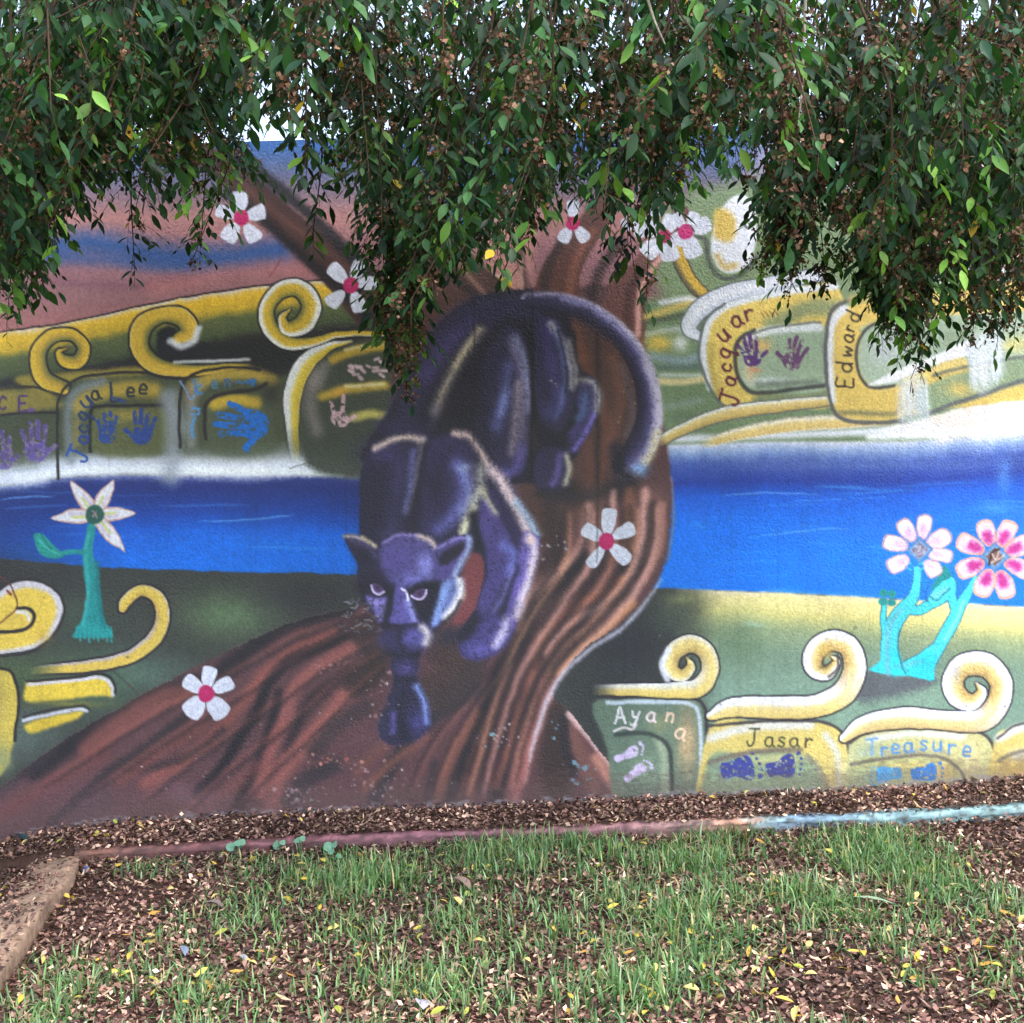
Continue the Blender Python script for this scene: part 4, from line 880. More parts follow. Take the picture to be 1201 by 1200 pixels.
for dx, dy in ((-5, -6), (6, -5), (-6, 5), (5, 6)): fill([(1041 + dx, 701 + dy) + np.array([5.5 * math.cos(a), 5 * math.sin(a)]) for a in np.arange(6) * 1.047], (26, 142, 140), 1, 1.0, lab=L_p)
fill([(1092, 690), (1100, 676), (1106, 664), (1113, 668), (1116, 676), (1106, 682), (1100, 688)], (18, 132, 136), 1, 1.0, lab=L_p); stroke([(1092, 700), (1100, 704), (1114, 690)], 0.9, (30, 110, 130), 0.8, 0.9); stroke([(1088, 706), (1086, 695), (1091, 684)], 0.9, (16, 90, 130), 0.8, 0.9)
stroke([(1068, 668), (1063, 664), (1064, 660), (1069, 661)], 1.2, (60, 170, 220), 0.8); stroke([(1078, 668), (1084, 666), (1083, 660), (1079, 661)], 1.2, (60, 170, 220), 0.8)
def patterned(cx, cy, petals, half, label, outer, inner, rim, mid):
    L = part('painted_flower', label)
    for px, py, ln, wd in petals:
        Lp = part('petal', None, L)
        dx, dy = px - cx, py - cy; d = math.hypot(dx, dy); dx, dy = dx / d, dy / d
        def shp(k, sh): return [(px + dx * (s * ln * k + sh) - dy * t * wd * k / 2, py + dy * (s * ln * k + sh) + dx * t * wd * k / 2) for s, t in ((-.55, .4), (-.2, .9), (.15, 1), (.42, .8), (.5, 0), (.42, -.8), (.15, -1), (-.2, -.9), (-.55, -.4))]
        fill(shp(1.08, 0), rim, 1.0, 1.0, lab=Lp); fill(shp(.88, 0), outer, 1.2, 1.0)
        fill(shp(.55, -ln * .2), inner, 4.0, 1.0)
    fill([(cx, cy - half), (cx + half, cy), (cx, cy + half), (cx - half, cy)], (110, 160, 206), 1.0, 1.0, lab=L, smooth=False)
    h = half * .66
    fill([(cx, cy - h), (cx + h, cy), (cx, cy + h), (cx - h, cy)], mid, 0.9, 1.0, smooth=False)
    for q in (1.0, .84):
        hh = half * q; stroke([(cx, cy - hh), (cx + hh, cy), (cx, cy + hh), (cx - hh, cy), (cx, cy - hh)], 0.7, (70, 110, 160), 0.7, 0.8, smooth=False)
patterned(1079, 645, [(1084, 617, 26, 17), (1063, 621, 26, 18), (1049, 637, 27, 18), (1053, 661, 25, 19), (1102, 632, 27, 20), (1104, 651, 25, 17), (1094, 667, 20, 18)], 15,
          'white painted flower with grey diamond centre on the turquoise plant', (228, 226, 236), (214, 176, 224), (188, 150, 158), (118, 108, 128))
for k in range(12): stroke([(1079 + random.uniform(-7, 7), 645 + random.uniform(-6, 6)), (1079 + random.uniform(-6, 6), 645 + random.uniform(-6, 6))], 0.6, (176, 176, 200), 0.7, 0.5)
patterned(1167, 653, [(1157, 624, 28, 20), (1180, 625, 28, 20), (1137, 639, 30, 21), (1196, 641, 30, 21), (1137, 666, 30, 21), (1196, 666, 30, 21), (1155, 685, 30, 21), (1178, 687, 30, 22)], 17,
          'magenta painted flower with brown diamond centre on the turquoise plant', (226, 196, 220), (184, 48, 136), (222, 164, 138), (110, 84, 82))
stroke([(1160, 662), (1164, 648), (1172, 644)], 1.4, (60, 34, 32), 0.8); stroke([(1163, 660), (1174, 654), (1178, 650)], 0.9, (196, 170, 160), 0.8); stroke([(1164, 650), (1168, 656), (1172, 646)], 0.8, (196, 170, 160), 0.8)

# ------------------------------------------------------------------ hand and foot prints
WORN = np.clip((fbm(X / 4.2, Y / 4.2, 141, 3) + .42) * 4, 0, 1)
WORNF = np.clip((fbm(X / 3.2, Y / 3.2, 143, 3) + .55) * 4, 0, 1)
def handprint(x, y, s, rot, c, label, mirror=1, op=0.92, worn=0.25, fingers=(1, 1, 1, 1, 1)):
    L = part('painted_handprint', label); CLIP[0] = WORN; rot += random.uniform(-3, 3)
    a = math.radians(rot); ca, sa = math.cos(a), math.sin(a)
    T = lambda u, v: (x + (u * mirror * ca - v * sa) * s, y + (u * mirror * sa + v * ca) * s)
    fill([T(-.36, -.05), T(-.2, -.2), T(.2, -.2), T(.38, -.05), T(.34, .35), T(.1, .5), T(-.2, .46), T(-.36, .25)], c, 1.0, op, lab=L)
    for (u0, v0, u1, v1, w), f in zip(((-.3, -.1, -.5, -.55, .085), (-.12, -.2, -.2, -.82, .09), (.08, -.2, .06, -.9, .09), (.26, -.15, .32, -.75, .085), (.32, .2, .68, -.08, .09)), fingers):
        if f: stroke([T(u0, v0), T((u0 + u1) / 2, (v0 + v1) / 2), T(u1, v1)], w * s, c, 0.8, op, lab=L)
    P = np.array([T(-.6, -.95), T(.75, .55), T(-.6, .55), T(.75, -.95)]); w = win(P, 1)
    m = (LAB[w] == L) & (fbm(X[w] / 3, Y[w] / 3, 77, 2) > 1 - worn * 2.2)
    CLIP[0] = None
    IMG[w][m] = IMG[w][m] * .55 + np.array((150, 140, 120)) * .45
def footprint(x, y, ln, rot, c, label, flip=1, toes=True, wd=1.0):
    L = part('painted_footprint', label); CLIP[0] = WORNF
    a = math.radians(rot); ca, sa = math.cos(a), math.sin(a)
    T = lambda u, v: (x + (u * ca - v * flip * sa) * ln, y + (u * sa + v * flip * ca) * ln)
    k = wd
    fill([T(-.5, -.06 * k), T(-.42, -.15 * k), T(-.15, -.13 * k), T(.12, -.22 * k), T(.3, -.2 * k), T(.35, -.02), T(.27, .19 * k), T(.08, .23 * k), T(-.2, .16 * k), T(-.42, .16 * k), T(-.5, .06 * k)], c, 1.0, 0.95, lab=L)
    if toes:
        for u, v, r in ((.47, -.19, .06), (.53, -.07, .04), (.51, .04, .036), (.46, .14, .033), (.39, .235, .03)):
            p = T(u, v * k); stroke([p, (p[0] + .5, p[1] + .5)], r * ln, c, 0.8, 0.95, lab=L, smooth=False)
    CLIP[0] = None
PU, NV, BLp = (96, 74, 160), (40, 60, 138), (26, 100, 190)
handprint(42, 525, 34, 4, (98, 76, 160), 'purple painted handprint inside the first painted archway', op=.8, worn=.35)
handprint(4, 535, 32, -10, (92, 72, 150), 'purple painted handprint cut by the end of the first archway', op=.75, worn=.4)
handprint(126, 508, 26, 4, (34, 62, 140), 'navy painted handprint with thin fingers in the second archway', worn=.15, fingers=(1, 1, 1, 1, 0)); handprint(167, 507, 30, 2, (34, 60, 140), 'larger navy painted handprint in the second archway', mirror=-1, worn=.12)
handprint(293, 497, 44, -86, (18, 98, 196), 'bright blue sideways painted handprint in the third archway', worn=.1, mirror=-1)
handprint(399, 488, 26, 8, (196, 160, 170), 'pink painted handprint in the white archway', worn=.15, fingers=(1, 0, 1, 0, 1))
for k in range(16):
    a, b = 408 + random.uniform(0, 40), 422 + random.uniform(0, 22)
    stroke([(a, b), (a + random.uniform(2, 7), b + random.uniform(-2, 3))], random.uniform(1, 2.4), (198, 168, 178), 1, 0.85)
handprint(881, 417, 27, -8, (84, 44, 116), 'purple painted handprint with spread fingers on the first right panel', worn=.2); handprint(930, 421, 28, 12, (96, 56, 104), 'plum painted handprint with thumb pointing to its neighbour', mirror=-1, worn=.3)
blob(885, 435, 8, 3, (220, 100, 70), 0.5)
footprint(737, 884, 36, -24, (204, 186, 222), 'upper pink painted footprint', wd=.8, toes=True); footprint(747, 905, 36, -32, (204, 186, 222), 'lower pink painted footprint', wd=.8, toes=True, flip=-1)
footprint(868, 902, 46, -10, (52, 60, 142), 'navy painted footprint nearer the inner post', wd=1.4, flip=-1); footprint(919, 899, 42, -14, (54, 58, 138), 'navy painted footprint with round toes in front', wd=1.35)
footprint(1040, 909, 36, 172, (70, 160, 226), 'pale blue painted footprint', wd=1.3); footprint(1087, 906, 36, -6, (40, 120, 214), 'stronger blue painted footprint', wd=1.3)

# ------------------------------------------------------------------ handwriting
GLY = {
 'J': [[(.1, 0), (.9, 0)], [(.55, 0), (.55, .7), (.4, .98), (.15, .95), (.05, .75)]],
 'a': [[(.8, .45), (.5, .36), (.2, .55), (.2, .85), (.5, .98), (.78, .8), (.8, .42)], [(.8, .5), (.82, .85), (.98, .98)]],
 'c': [[(.8, .5), (.5, .38), (.2, .6), (.25, .88), (.55, .98), (.85, .86)]],
 'q': [[(.8, .45), (.5, .36), (.2, .55), (.2, .82), (.5, .94), (.78, .78), (.8, .42)], [(.8, .5), (.8, 1.1), (.75, 1.4), (.95, 1.3)]],
 'u': [[(.15, .4), (.18, .8), (.4, .98), (.7, .85), (.78, .4)], [(.78, .4), (.82, .98)]],
 'L': [[(.2, 0), (.22, .5), (.2, .98), (.85, .92)]], 'e': [[(.2, .7), (.8, .65), (.7, .42), (.4, .38), (.18, .65), (.3, .95), (.82, .92)]],
 'C': [[(.85, .15), (.5, 0), (.15, .35), (.15, .75), (.5, 1), (.85, .85)]], 'E': [[(.85, .02), (.2, .04), (.2, .5), (.2, .98), (.88, .96)], [(.2, .5), (.7, .48)]],
 'd': [[(.75, .5), (.45, .4), (.15, .6), (.2, .9), (.5, .98), (.75, .8)], [(.8, -.05), (.77, .5), (.82, .98)]],
 'w': [[(.05, .42), (.2, .95), (.48, .55), (.72, .95), (.95, .4)]], 'r': [[(.25, .42), (.3, .98)], [(.28, .65), (.5, .42), (.82, .46)]],
 'A': [[(.05, 1), (.3, .4), (.5, 0), (.7, .5), (.95, 1)], [(.25, .62), (.8, .6)]], 'y': [[(.15, .4), (.25, .75), (.55, .75)], [(.85, .38), (.6, .9), (.35, 1.3), (.05, 1.3)]],
 'n': [[(.2, .42), (.22, .98)], [(.22, .6), (.5, .4), (.75, .55), (.78, .98)]], 's': [[(.78, .45), (.45, .38), (.25, .52), (.5, .68), (.75, .82), (.5, .98), (.18, .9)]],
 'T': [[(.05, .05), (.95, 0)], [(.5, .03), (.5, .98)]], 'k': [[(.2, 0), (.2, .98)], [(.75, .35), (.25, .68), (.8, .98)]], '-': [[(.05, .7), (.4, .6), (.6, .75), (.95, .65)]],
}
def write(letters, label, wd=1.3):
    L = part('painted_lettering', label)
    for ch, x, y, s, rot, c in letters:
        Lc = part('letter', None, L)
        a = math.radians(rot); ca, sa = math.cos(a), math.sin(a)
        for st in GLY[ch]:
            P = [(x + ((u - .5) * .72 * ca - (v - .5) * sa) * s, y + ((u - .5) * .72 * sa + (v - .5) * ca) * s) for u, v in st]
            stroke(P, wd, c, 0.75, 0.95, lab=Lc)
B1, B2, N1 = (30, 52, 96), (34, 58, 128), (34, 42, 48)
write([('C', 3, 473, 15, 0, (70, 44, 90)), ('E', 27, 473, 18, 0, (76, 46, 104))], 'purple painted handwriting cut off at the end of the first archway', 1.4)
stroke([(36, 480), (34, 482), (40, 481)], 2, (96, 70, 140), 1, 0.8)
write([('J', 92, 532, 24, -70, (34, 70, 150)), ('a', 95, 515, 17, -78, B2), ('c', 95, 502, 17, -75, B1), ('q', 95, 487, 17, -60, B1), ('u', 100, 469, 20, -38, B1), ('a', 111, 461, 17, -18, N1), ('L', 135, 460, 22, -2, (30, 44, 70)), ('e', 153, 457, 17, 2, N1), ('e', 168, 454, 18, 6, N1)], 'dark blue handwritten name bending round the second archway', 1.5)
stroke([(131, 466), (138, 468), (146, 471)], 2, (40, 60, 120), 1, 0.8)
CB = (62, 118, 176)
write([('L', 222, 455, 24, -30, (110, 140, 180)), ('u', 226, 482, 16, -80, (80, 136, 196)), ('k', 233, 454, 17, -8, CB), ('e', 252, 449, 14, -2, (70, 110, 140)), ('n', 267, 446, 15, 0, (60, 96, 140)), ('-', 282, 446, 15, 0, (60, 96, 140))], 'faded pale blue handwriting over the third archway', 1.2)
stroke([(290, 448), (298, 446), (296, 451)], 2.2, (40, 100, 170), 1, 0.9); stroke([(226, 512), (225, 500), (228, 490)], 1.8, (70, 140, 205), 1, 0.8)
MA = (92, 34, 52)
write([('J', 856, 466, 23, -72, MA), ('a', 854, 447, 18, -72, MA), ('c', 849, 431, 17, -76, MA), ('q', 848, 413, 19, -66, MA), ('u', 847, 391, 21, -42, MA), ('a', 862, 374, 20, -28, MA), ('r', 877, 366, 20, -14, MA)], 'maroon handwritten name curving along the first right panel', 1.5)
for k in range(4): stroke([(892 + k * 5, 366 - k * 1), (897 + k * 5, 372 - k)], 0.9, (150, 110, 60), 0.8, 0.8)
BK = (52, 44, 34)
write([('E', 991, 449, 20, -84, BK), ('d', 990, 430, 19, -82, BK), ('w', 992, 412, 16, -80, BK), ('a', 993, 397, 16, -78, BK), ('r', 995, 385, 14, -74, BK), ('d', 1000, 371, 18, -66, BK)], 'black handwritten name climbing the second right panel', 1.2)
PK = (226, 214, 216)
write([('A', 727, 839, 19, 0, (222, 218, 222)), ('y', 746, 837, 17, 2, (222, 214, 220)), ('a', 764, 838, 17, 6, (226, 206, 206)), ('n', 787, 838, 18, 14, (230, 196, 168)), ('a', 799, 857, 20, 22, (236, 200, 170))], 'white and peach handwritten name on the panel by the root', 1.4)
stroke([(720, 858), (730, 854), (742, 856), (746, 850)], 1.3, PK, 0.9, 0.9)
GN = (70, 74, 48)
write([('J', 884, 865, 21, 4, GN), ('a', 902, 867, 18, 0, GN), ('s', 917, 867, 18, 0, GN), ('a', 931, 868, 17, 2, (84, 82, 58)), ('r', 948, 868, 18, 6, (64, 60, 46))], 'olive handwritten name above the navy footprints', 1.2)
TB = (84, 136, 196)
write([('T', 1023, 877, 20, 0, (110, 160, 205)), ('r', 1037, 878, 16, 0, TB), ('e', 1050, 875, 18, 0, TB), ('a', 1065, 874, 18, -3, TB), ('s', 1083, 871, 19, 0, TB), ('u', 1100, 872, 19, 2, TB), ('r', 1116, 875, 18, 4, TB), ('e', 1134, 878, 19, 8, TB)], 'blue handwritten word above the pale blue footprints', 1.3)

# ------------------------------------------------------------------ wear: joints, chips, drips, grime
for x, a, b, op in ((556, 345, 520, .55), (624, 340, 560, .6), (700, 390, 660, .4), (405, 560, 640, .2), (732, 730, 800, .25), (912, 620, 690, .1), (300, 590, 660, .1)):
    stroke([(x, a), (x + 1, (a + b) / 2), (x - 0.5, b)], 1.0, (24, 20, 26), 1.2, op)
stroke([(315, 325), (325, 312), (330, 303)], 0.6, (110, 50, 60), 0.7, 0.8); stroke([(340, 549), (355, 545), (367, 538)], 0.6, (70, 70, 70), 0.7, 0.7)
def chips(n, x0, x1, y0, y1, cs, s0, s1, spread=None):
    for k in range(n):
        x = random.gauss((x0 + x1) / 2, (x1 - x0) / 4) if spread else random.uniform(x0, x1)
        y = random.gauss((y0 + y1) / 2, (y1 - y0) / 4) if spread else random.uniform(y0, y1)
        if random.random() < .35: continue
        s = random.uniform(s0, s1) * random.choice((.6, .8, 1.4))
        fill([(x + s * random.uniform(.5, 1.2) * math.cos(a), y + s * random.uniform(.4, 1.1) * math.sin(a)) for a in np.arange(6) * 1.047], random.choice(cs), 0.8, random.uniform(.35, .85), smooth=False)
WC = [(206, 190, 196), (196, 160, 160), (178, 132, 128), (214, 206, 206), (150, 120, 120)]
chips(110, 395, 480, 880, 945, WC, .7, 2.0, 1); chips(46, 330, 370, 920, 945, WC + [(150, 180, 160)], .9, 2.6, 1); chips(26, 410, 470, 790, 850, WC, .8, 2.6, 1); chips(34, 350, 425, 880, 905, [(196, 110, 90), (180, 96, 80), (206, 140, 120)], .8, 2.4, 1)
chips(50, 360, 420, 770, 790, [(170, 120, 116), (150, 100, 96)], .8, 2.2, 1); chips(160, 100, 640, 820, 955, WC + [(46, 40, 44)] * 4, .5, 1.1); chips(30, 555, 610, 840, 880, [(206, 190, 190), (130, 180, 190)], 1, 2.4, 1)
chips(26, 665, 702, 880, 915, [(130, 186, 210), (110, 170, 196)], 1, 3.4, 1); chips(16, 640, 660, 838, 870, [(120, 176, 196), (60, 50, 54)], .8, 2.6, 1); chips(24, 625, 670, 620, 660, [(150, 176, 186), (36, 32, 36), (206, 196, 190)], .8, 2.4, 1)
chips(14, 636, 658, 446, 462, [(24, 22, 30), (150, 170, 150)], .8, 2.2, 1); chips(18, 722, 745, 440, 500, [(150, 140, 110), (40, 32, 34)], .7, 1.8, 1)
chips(120, 0, 1200, 330, 930, [(40, 36, 40), (60, 52, 54)], .5, 1.1); chips(70, 700, 1200, 720, 930, [(64, 58, 60), (214, 214, 210), (110, 96, 90)], .5, 1.3); chips(40, 0, 210, 680, 900, [(52, 40, 34), (90, 60, 40)], .6, 1.7)
stroke([(0, 676), (14, 690), (20, 712), (8, 724), (-4, 734)], 0.9, (92, 44, 40), 0.8, 0.9); stroke([(8, 693), (13, 697)], 1.6, (120, 50, 40), 0.8, 0.9)
# splashed dirt and bare plaster along the foot of the wall
basev = at([(-420, 1030), (0, 992), (60, 976), (100, 970), (150, 966), (300, 957), (450, 949), (600, 945), (740, 938), (900, 931), (1000, 928), (1100, 922), (1200, 914), (1640, 890)])
nb = fbm(X / 9, Y / 3, 90, 3)
layer(sm(basev - 5 + nb * 9 - Y, 3.0), (170, 166, 172), 0.75)
layer(sm(basev - 26 + nb * 20 - Y, 14.0), (84, 68, 64), 0.42)  # dirt band, deepened to paint contact shade where wall meets soil
drip = np.clip(fbm(X / 3.2, Y / 160, 93, 3) - 0.12, 0, 1)
layer(drip, (40, 34, 38), 0.10)
g = fbm(X / 60, Y / 60, 95, 5)
IMG *= (1 + 0.07 * g)[..., None]
IMG *= (1 + 0.07 * SP)[..., None]
IMG = np.clip(IMG, 4, 242)

# ------------------------------------------------------------------ wall meshes
BASE_Z = 0.0
def wz(v): return CAMZ - (v - 600) * PX
def wx(u): return (u - 600.5) * PX
wall = empty('mural', (0, 0.1, 0))
tag(wall, 'stucco wall painted with a mural of a panther on a tree by a blue river', 'wall')
TOPV = lambda u: 170 - 0.034 * (u - 170)              # the wall top climbs slightly to the right
top_row = TOPV(XS)
Z = wz(np.maximum(Y, top_row[None, :]))
relief = 0.0035 * fbm(X / 70, Y / 70, 97, 3)
VV = np.stack([wx(X), relief - 0.1, Z], -1).reshape(-1, 3)
CC = (lin(IMG) * 0.98).reshape(-1, 3)
cl = LAB[:-1, :-1]
cell_ok = (YS[1:, None] > top_row[None, :-1])
jj, ii = np.meshgrid(np.arange(H - 1), np.arange(W - 1), indexing='ij')
Q = np.stack([jj * W + ii, (jj + 1) * W + ii, (jj + 1) * W + ii + 1, jj * W + ii + 1], -1)
objs = {}
for i in sorted(PARTS):
    sel = (cl == i) & cell_ok
    if PARTS[i][0] == 'painted_lettering':
        o = empty('painted_lettering'); o.parent = wall; o['label'] = PARTS[i][1]; objs[i] = o
        continue
    if sel.sum() < 2: continue
    q = Q[sel]
    u, inv = np.unique(q, return_inverse=True)
    nm, lb, par, gp = PARTS[i]
    me = quads(nm, VV[u], inv.reshape(-1, 4), CC[u], True)
    o = link(nm, me, objs.get(par, wall), M_paint)
    if lb: o['label'] = lb
    objs[i] = o
# the wall body behind the paint
u0, u1 = XS[0], XS[-1]
x0, x1 = wx(u0), wx(u1)
zt0, zt1 = wz(TOPV(u0)), wz(TOPV(u1))
f, bk, zb = -0.088, 0.12, -0.6
bv = [(x0, f, zb), (x1, f, zb), (x1, bk, zb), (x0, bk, zb), (x0, f, zt0 - .002), (x1, f, zt1 - .002), (x1, bk, zt1 - .002), (x0, bk, zt0 - .002)]
me = quads('wall_body', np.array(bv), [(0, 3, 2, 1), (4, 5, 6, 7), (0, 1, 5, 4), (1, 2, 6, 5), (2, 3, 7, 6), (3, 0, 4, 7)], np.tile(lin((150, 150, 152)), (8, 1)))
link('wall_body', me, wall, M_paint)
# ================================================================== GROUND, KERBS
BASEPX = np.array([(-900, 1040), (-420, 1030), (0, 990), (60, 976), (100, 970), (150, 966), (300, 957), (450, 949), (600, 945), (740, 938), (900, 931), (1000, 928), (1100, 922), (1200, 914), (1640, 890), (2200, 870)], float)
def zb(x):                                     # ground level where it meets the wall
    return (950 - np.interp(np.asarray(x) / PX + 600.5, BASEPX[:, 0], BASEPX[:, 1])) * PX
KY = -0.34                                      # front face of the low kerb
SA, SB, SWID = np.array([-1.955, -0.42]), np.array([-1.63, -2.3]), 0.19   # old concrete edging running towards the viewer
sdir = (SB - SA) / np.linalg.norm(SB - SA); snor = np.array([-sdir[1], sdir[0]])
def slab_uv(x, y):
    dx, dy = np.asarray(x) - SA[0], np.asarray(y) - SA[1]
    return dx * sdir[0] + dy * sdir[1], dx * snor[0] + dy * snor[1]
def gz(x, y):
    x, y = np.asarray(x, float), np.asarray(y, float)
    b = zb(x)
    n = 0.012 * fbm(x * 1.7 + 5, y * 1.7 + 9, 21, 3) + 0.006 * fbm(x * 9, y * 9, 23, 2)
    t = np.clip((y - KY) / -KY, 0, 1)
    strip = b - 0.028 * (1 - t) + n * 0.6
    lawn = b - 0.085 + n * 1.5 - 0.01 * np.clip(-y - 1, 0, 4)
    out = np.where(y > KY + 0.03, strip, lawn)
    return np.where(y > 0.15, b - 0.1, out)

gx = np.concatenate([np.linspace(-40, -3.2, 24), np.arange(-3.15, 3.16, 0.05), np.linspace(3.2, 40, 24)])
gy = np.concatenate([np.linspace(-30, -3.2, 20), np.arange(-3.15, -0.40, 0.05), [KY - 0.012, KY + 0.02, KY + 0.045], np.arange(-0.25, 0.16, 0.05), np.linspace(0.3, 60, 24)])
GX, GY = np.meshgrid(gx, gy)
GZ = gz(GX, GY)
far = np.clip((np.hypot(GX, GY) - 4) / 6, 0, 1)
GZ = GZ * (1 - far) + (-0.1) * far
nx, ny = len(gx), len(gy)
j, i = np.meshgrid(np.arange(ny - 1), np.arange(nx - 1), indexing='ij')
q = np.stack([j * nx + i, j * nx + i + 1, (j + 1) * nx + i + 1, (j + 1) * nx + i], -1).reshape(-1, 4)
mixn = (fbm(GX * 2, GY * 2, 31, 4) * 0.5 + 0.5)[..., None]
gc = lin((58, 42, 36)) * (1 - mixn) + lin((82, 62, 52)) * mixn
beh = np.clip((GY - 0.3) * 2, 0, 1)[..., None] + np.clip((-GY - 3.2), 0, 1)[..., None]
gc = gc * (1 - np.clip(beh, 0, 1)) + lin((88, 100, 58)) * np.clip(beh, 0, 1)
go = link('ground', quads('ground', np.stack([GX, GY, GZ], -1).reshape(-1, 3), q, gc.reshape(-1, 3), True), None, M_soil)
tag(go, 'brown soil ground sloping up gently along the foot of the mural', kind='structure')

# low painted kerb in front of the wall
def bar(cx, prof, colf, name, mat, parent=None):
    """sweep a closed profile along x stations with per-station offsets"""
    ns, npf = len(cx), len(prof)
    V = []; C = []
    for s, x in enumerate(cx):
        for k, (py, pz) in enumerate(prof):
            w = 0.005 * vnoise(np.array(x * 7.0 + k * 1.1), np.array(k * 1.7), 5) + 0.002 * vnoise(np.array(x * 31.0), np.array(k * 2.3), 6) + 0.0012 * vnoise(np.array(x * 83.0), np.array(k * 3.3), 7)
            V.append((x, KY + py + float(w), float(zb(x)) + pz + float(w)))
            C.append(colf(x, k))
    q = [(s * npf + k, s * npf + (k + 1) % npf, (s + 1) * npf + (k + 1) % npf, (s + 1) * npf + k) for s in range(ns - 1) for k in range(npf)]
    me = quads(name, np.array(V), q, np.array(C), True)
    import bmesh
    b = bmesh.new(); b.from_mesh(me)
    bmesh.ops.holes_fill(b, edges=[e for e in b.edges if e.is_boundary]); bmesh.ops.recalc_face_normals(b, faces=b.faces)
    b.to_mesh(me); b.free()
    return link(name, me, parent, mat)
kn = np.random.default_rng(3).random(4000)
def kerb_col(x, k):
    u = x / PX * (DIST - 0.34) / DIST + 600
    n = float(fbm(np.array(x * 22.0), np.array(k * .9), 71, 4))
    stops = [(-400, (96, 66, 58)), (150, (110, 78, 64)), (260, (96, 62, 62)), (500, (108, 72, 78)), (700, (122, 86, 88)), (790, (130, 104, 98)), (835, (180, 130, 106)), (862, (120, 138, 138)), (900, (104, 124, 140)), (1000, (112, 138, 140)), (1100, (124, 150, 148)), (1160, (98, 112, 112)), (1200, (128, 156, 150)), (1700, (120, 144, 140))]
    su = [s[0] for s in stops]
    c = np.array([np.interp(u + n * 30, su, [s[1][q] for s in stops]) for q in range(3)])
    c = c * (1 + 0.45 * n) * (1.15 if k in (7, 8, 9) else .96) * (1.08 if u > 850 else 1.05)  # top lip lightened to paint in an edge highlight
    if fbm(np.array(x * 26.0), np.array(k * 1.9), 73, 3) > 0.3: c = c * 0.55 + np.array((60, 50, 46)) * 0.45
    return lin(np.clip(c, 10, 240))
prof = [(0, -0.16), (0.0, -0.095), (0.0, -0.085), (0.001, -0.076), (0.0, -0.067), (0.002, -0.058), (0.003, -0.049), (0.006, -0.04), (0.012, -0.031), (0.022, -0.025), (0.05, -0.022), (0.085, -0.026), (0.09, -0.16)]
kerb = bar(np.arange(-1.93, 3.6, 0.011), prof, kerb_col, 'kerb', M_kerb)
tag(kerb, 'low concrete kerb painted red brown fading to pale blue along the mural', 'kerb')

# broken concrete edging
L_ = float(np.linalg.norm(SB - SA)); ns = 46; V = []; C = []
pf = [(-.5, -.12), (-.5, .052), (-.44, .066), (-.2, .07), (.0, .069), (.2, .07), (.43, .066), (.5, .05), (.5, -.12)]
for s in range(ns + 1):
    t = s / ns * L_
    sh = 0.6 if s in (0, ns) else 1
    for k, (a, h) in enumerate(pf):
        w1 = 0.014 * float(fbm(np.array(t * 7.0), np.array(k * .6 + 2), 81, 3)) + (0.02 * float(vnoise(np.array(t * 3.1), np.array(k * 3.0), 83)) if k in (0, 1, 7, 8) else 0)
        p = SA + sdir * (t + (0.012 * float(vnoise(np.array(k * 1.3), np.array(s * .1), 84)) if s == 0 else 0)) + snor * (a * SWID * (0.93 if s == 0 else 1) + w1)
        lawn = float(zb(p[0])) - 0.085 - 0.01 * max(0, -p[1] - 1)
        V.append((p[0], p[1], lawn + (h if h < 0 else h * (0.88 if s == 0 else 1)) + w1 * .35))
        n = float(fbm(np.array(t * 6.0), np.array(k * 1.1), 85, 3))
        C.append(lin(np.clip(np.array((150, 124, 104)) * (1 + .25 * n) if k > 1 else np.array((128, 104, 90)) * (1 + .2 * n), 20, 230)))
np_ = len(pf)
q = [(s * np_ + k, (s + 1) * np_ + k, (s + 1) * np_ + (k + 1) % np_, s * np_ + (k + 1) % np_) for s in range(ns) for k in range(np_)]
import bmesh
me = quads('concrete_edging', np.array(V), q, np.array(C), True)
b = bmesh.new(); b.from_mesh(me); bmesh.ops.holes_fill(b, edges=[e for e in b.edges if e.is_boundary]); bmesh.ops.recalc_face_normals(b, faces=b.faces); b.to_mesh(me); b.free()
slab = link('concrete_edging', me, None, M_concrete)
tag(slab, 'weathered tan concrete edging running out from the wall across the dirt', 'edging')

def surf(x, y):
    """top of whatever lies at x, y: soil, kerb or edging"""
    z = gz(x, y)
    u, v = slab_uv(x, y)
    on = (u > 0) & (u < L_) & (np.abs(v) < SWID * .48)
    lawn = zb(x) - 0.085 - 0.01 * np.clip(-np.asarray(y) - 1, 0, 4)
    z = np.where(on, lawn + 0.071, z)
    onk = (y > KY) & (y < KY + 0.09) & (x > -1.93)
    return np.where(onk, zb(x) - 0.022, z), on, onk

def ground_px(x, y):
    """where a ground point falls in the view, used only to lay the grass where it grows"""
    z = gz(x, y); d = DIST + y
    return 600.5 + x / d * FOC, 600 + (CAMZ - z) / d * FOC
def px_ground(u, v):
    """ground point seen at u, v"""
    y = -0.8
    for _ in range(12):
        d = DIST + y; x = (u - 600.5) * d / FOC
        y = FOC * (CAMZ - float(surf(np.array(x), np.array(y))[0])) / (v - 600) - DIST
    return (u - 600.5) * (DIST + y) / FOC, y

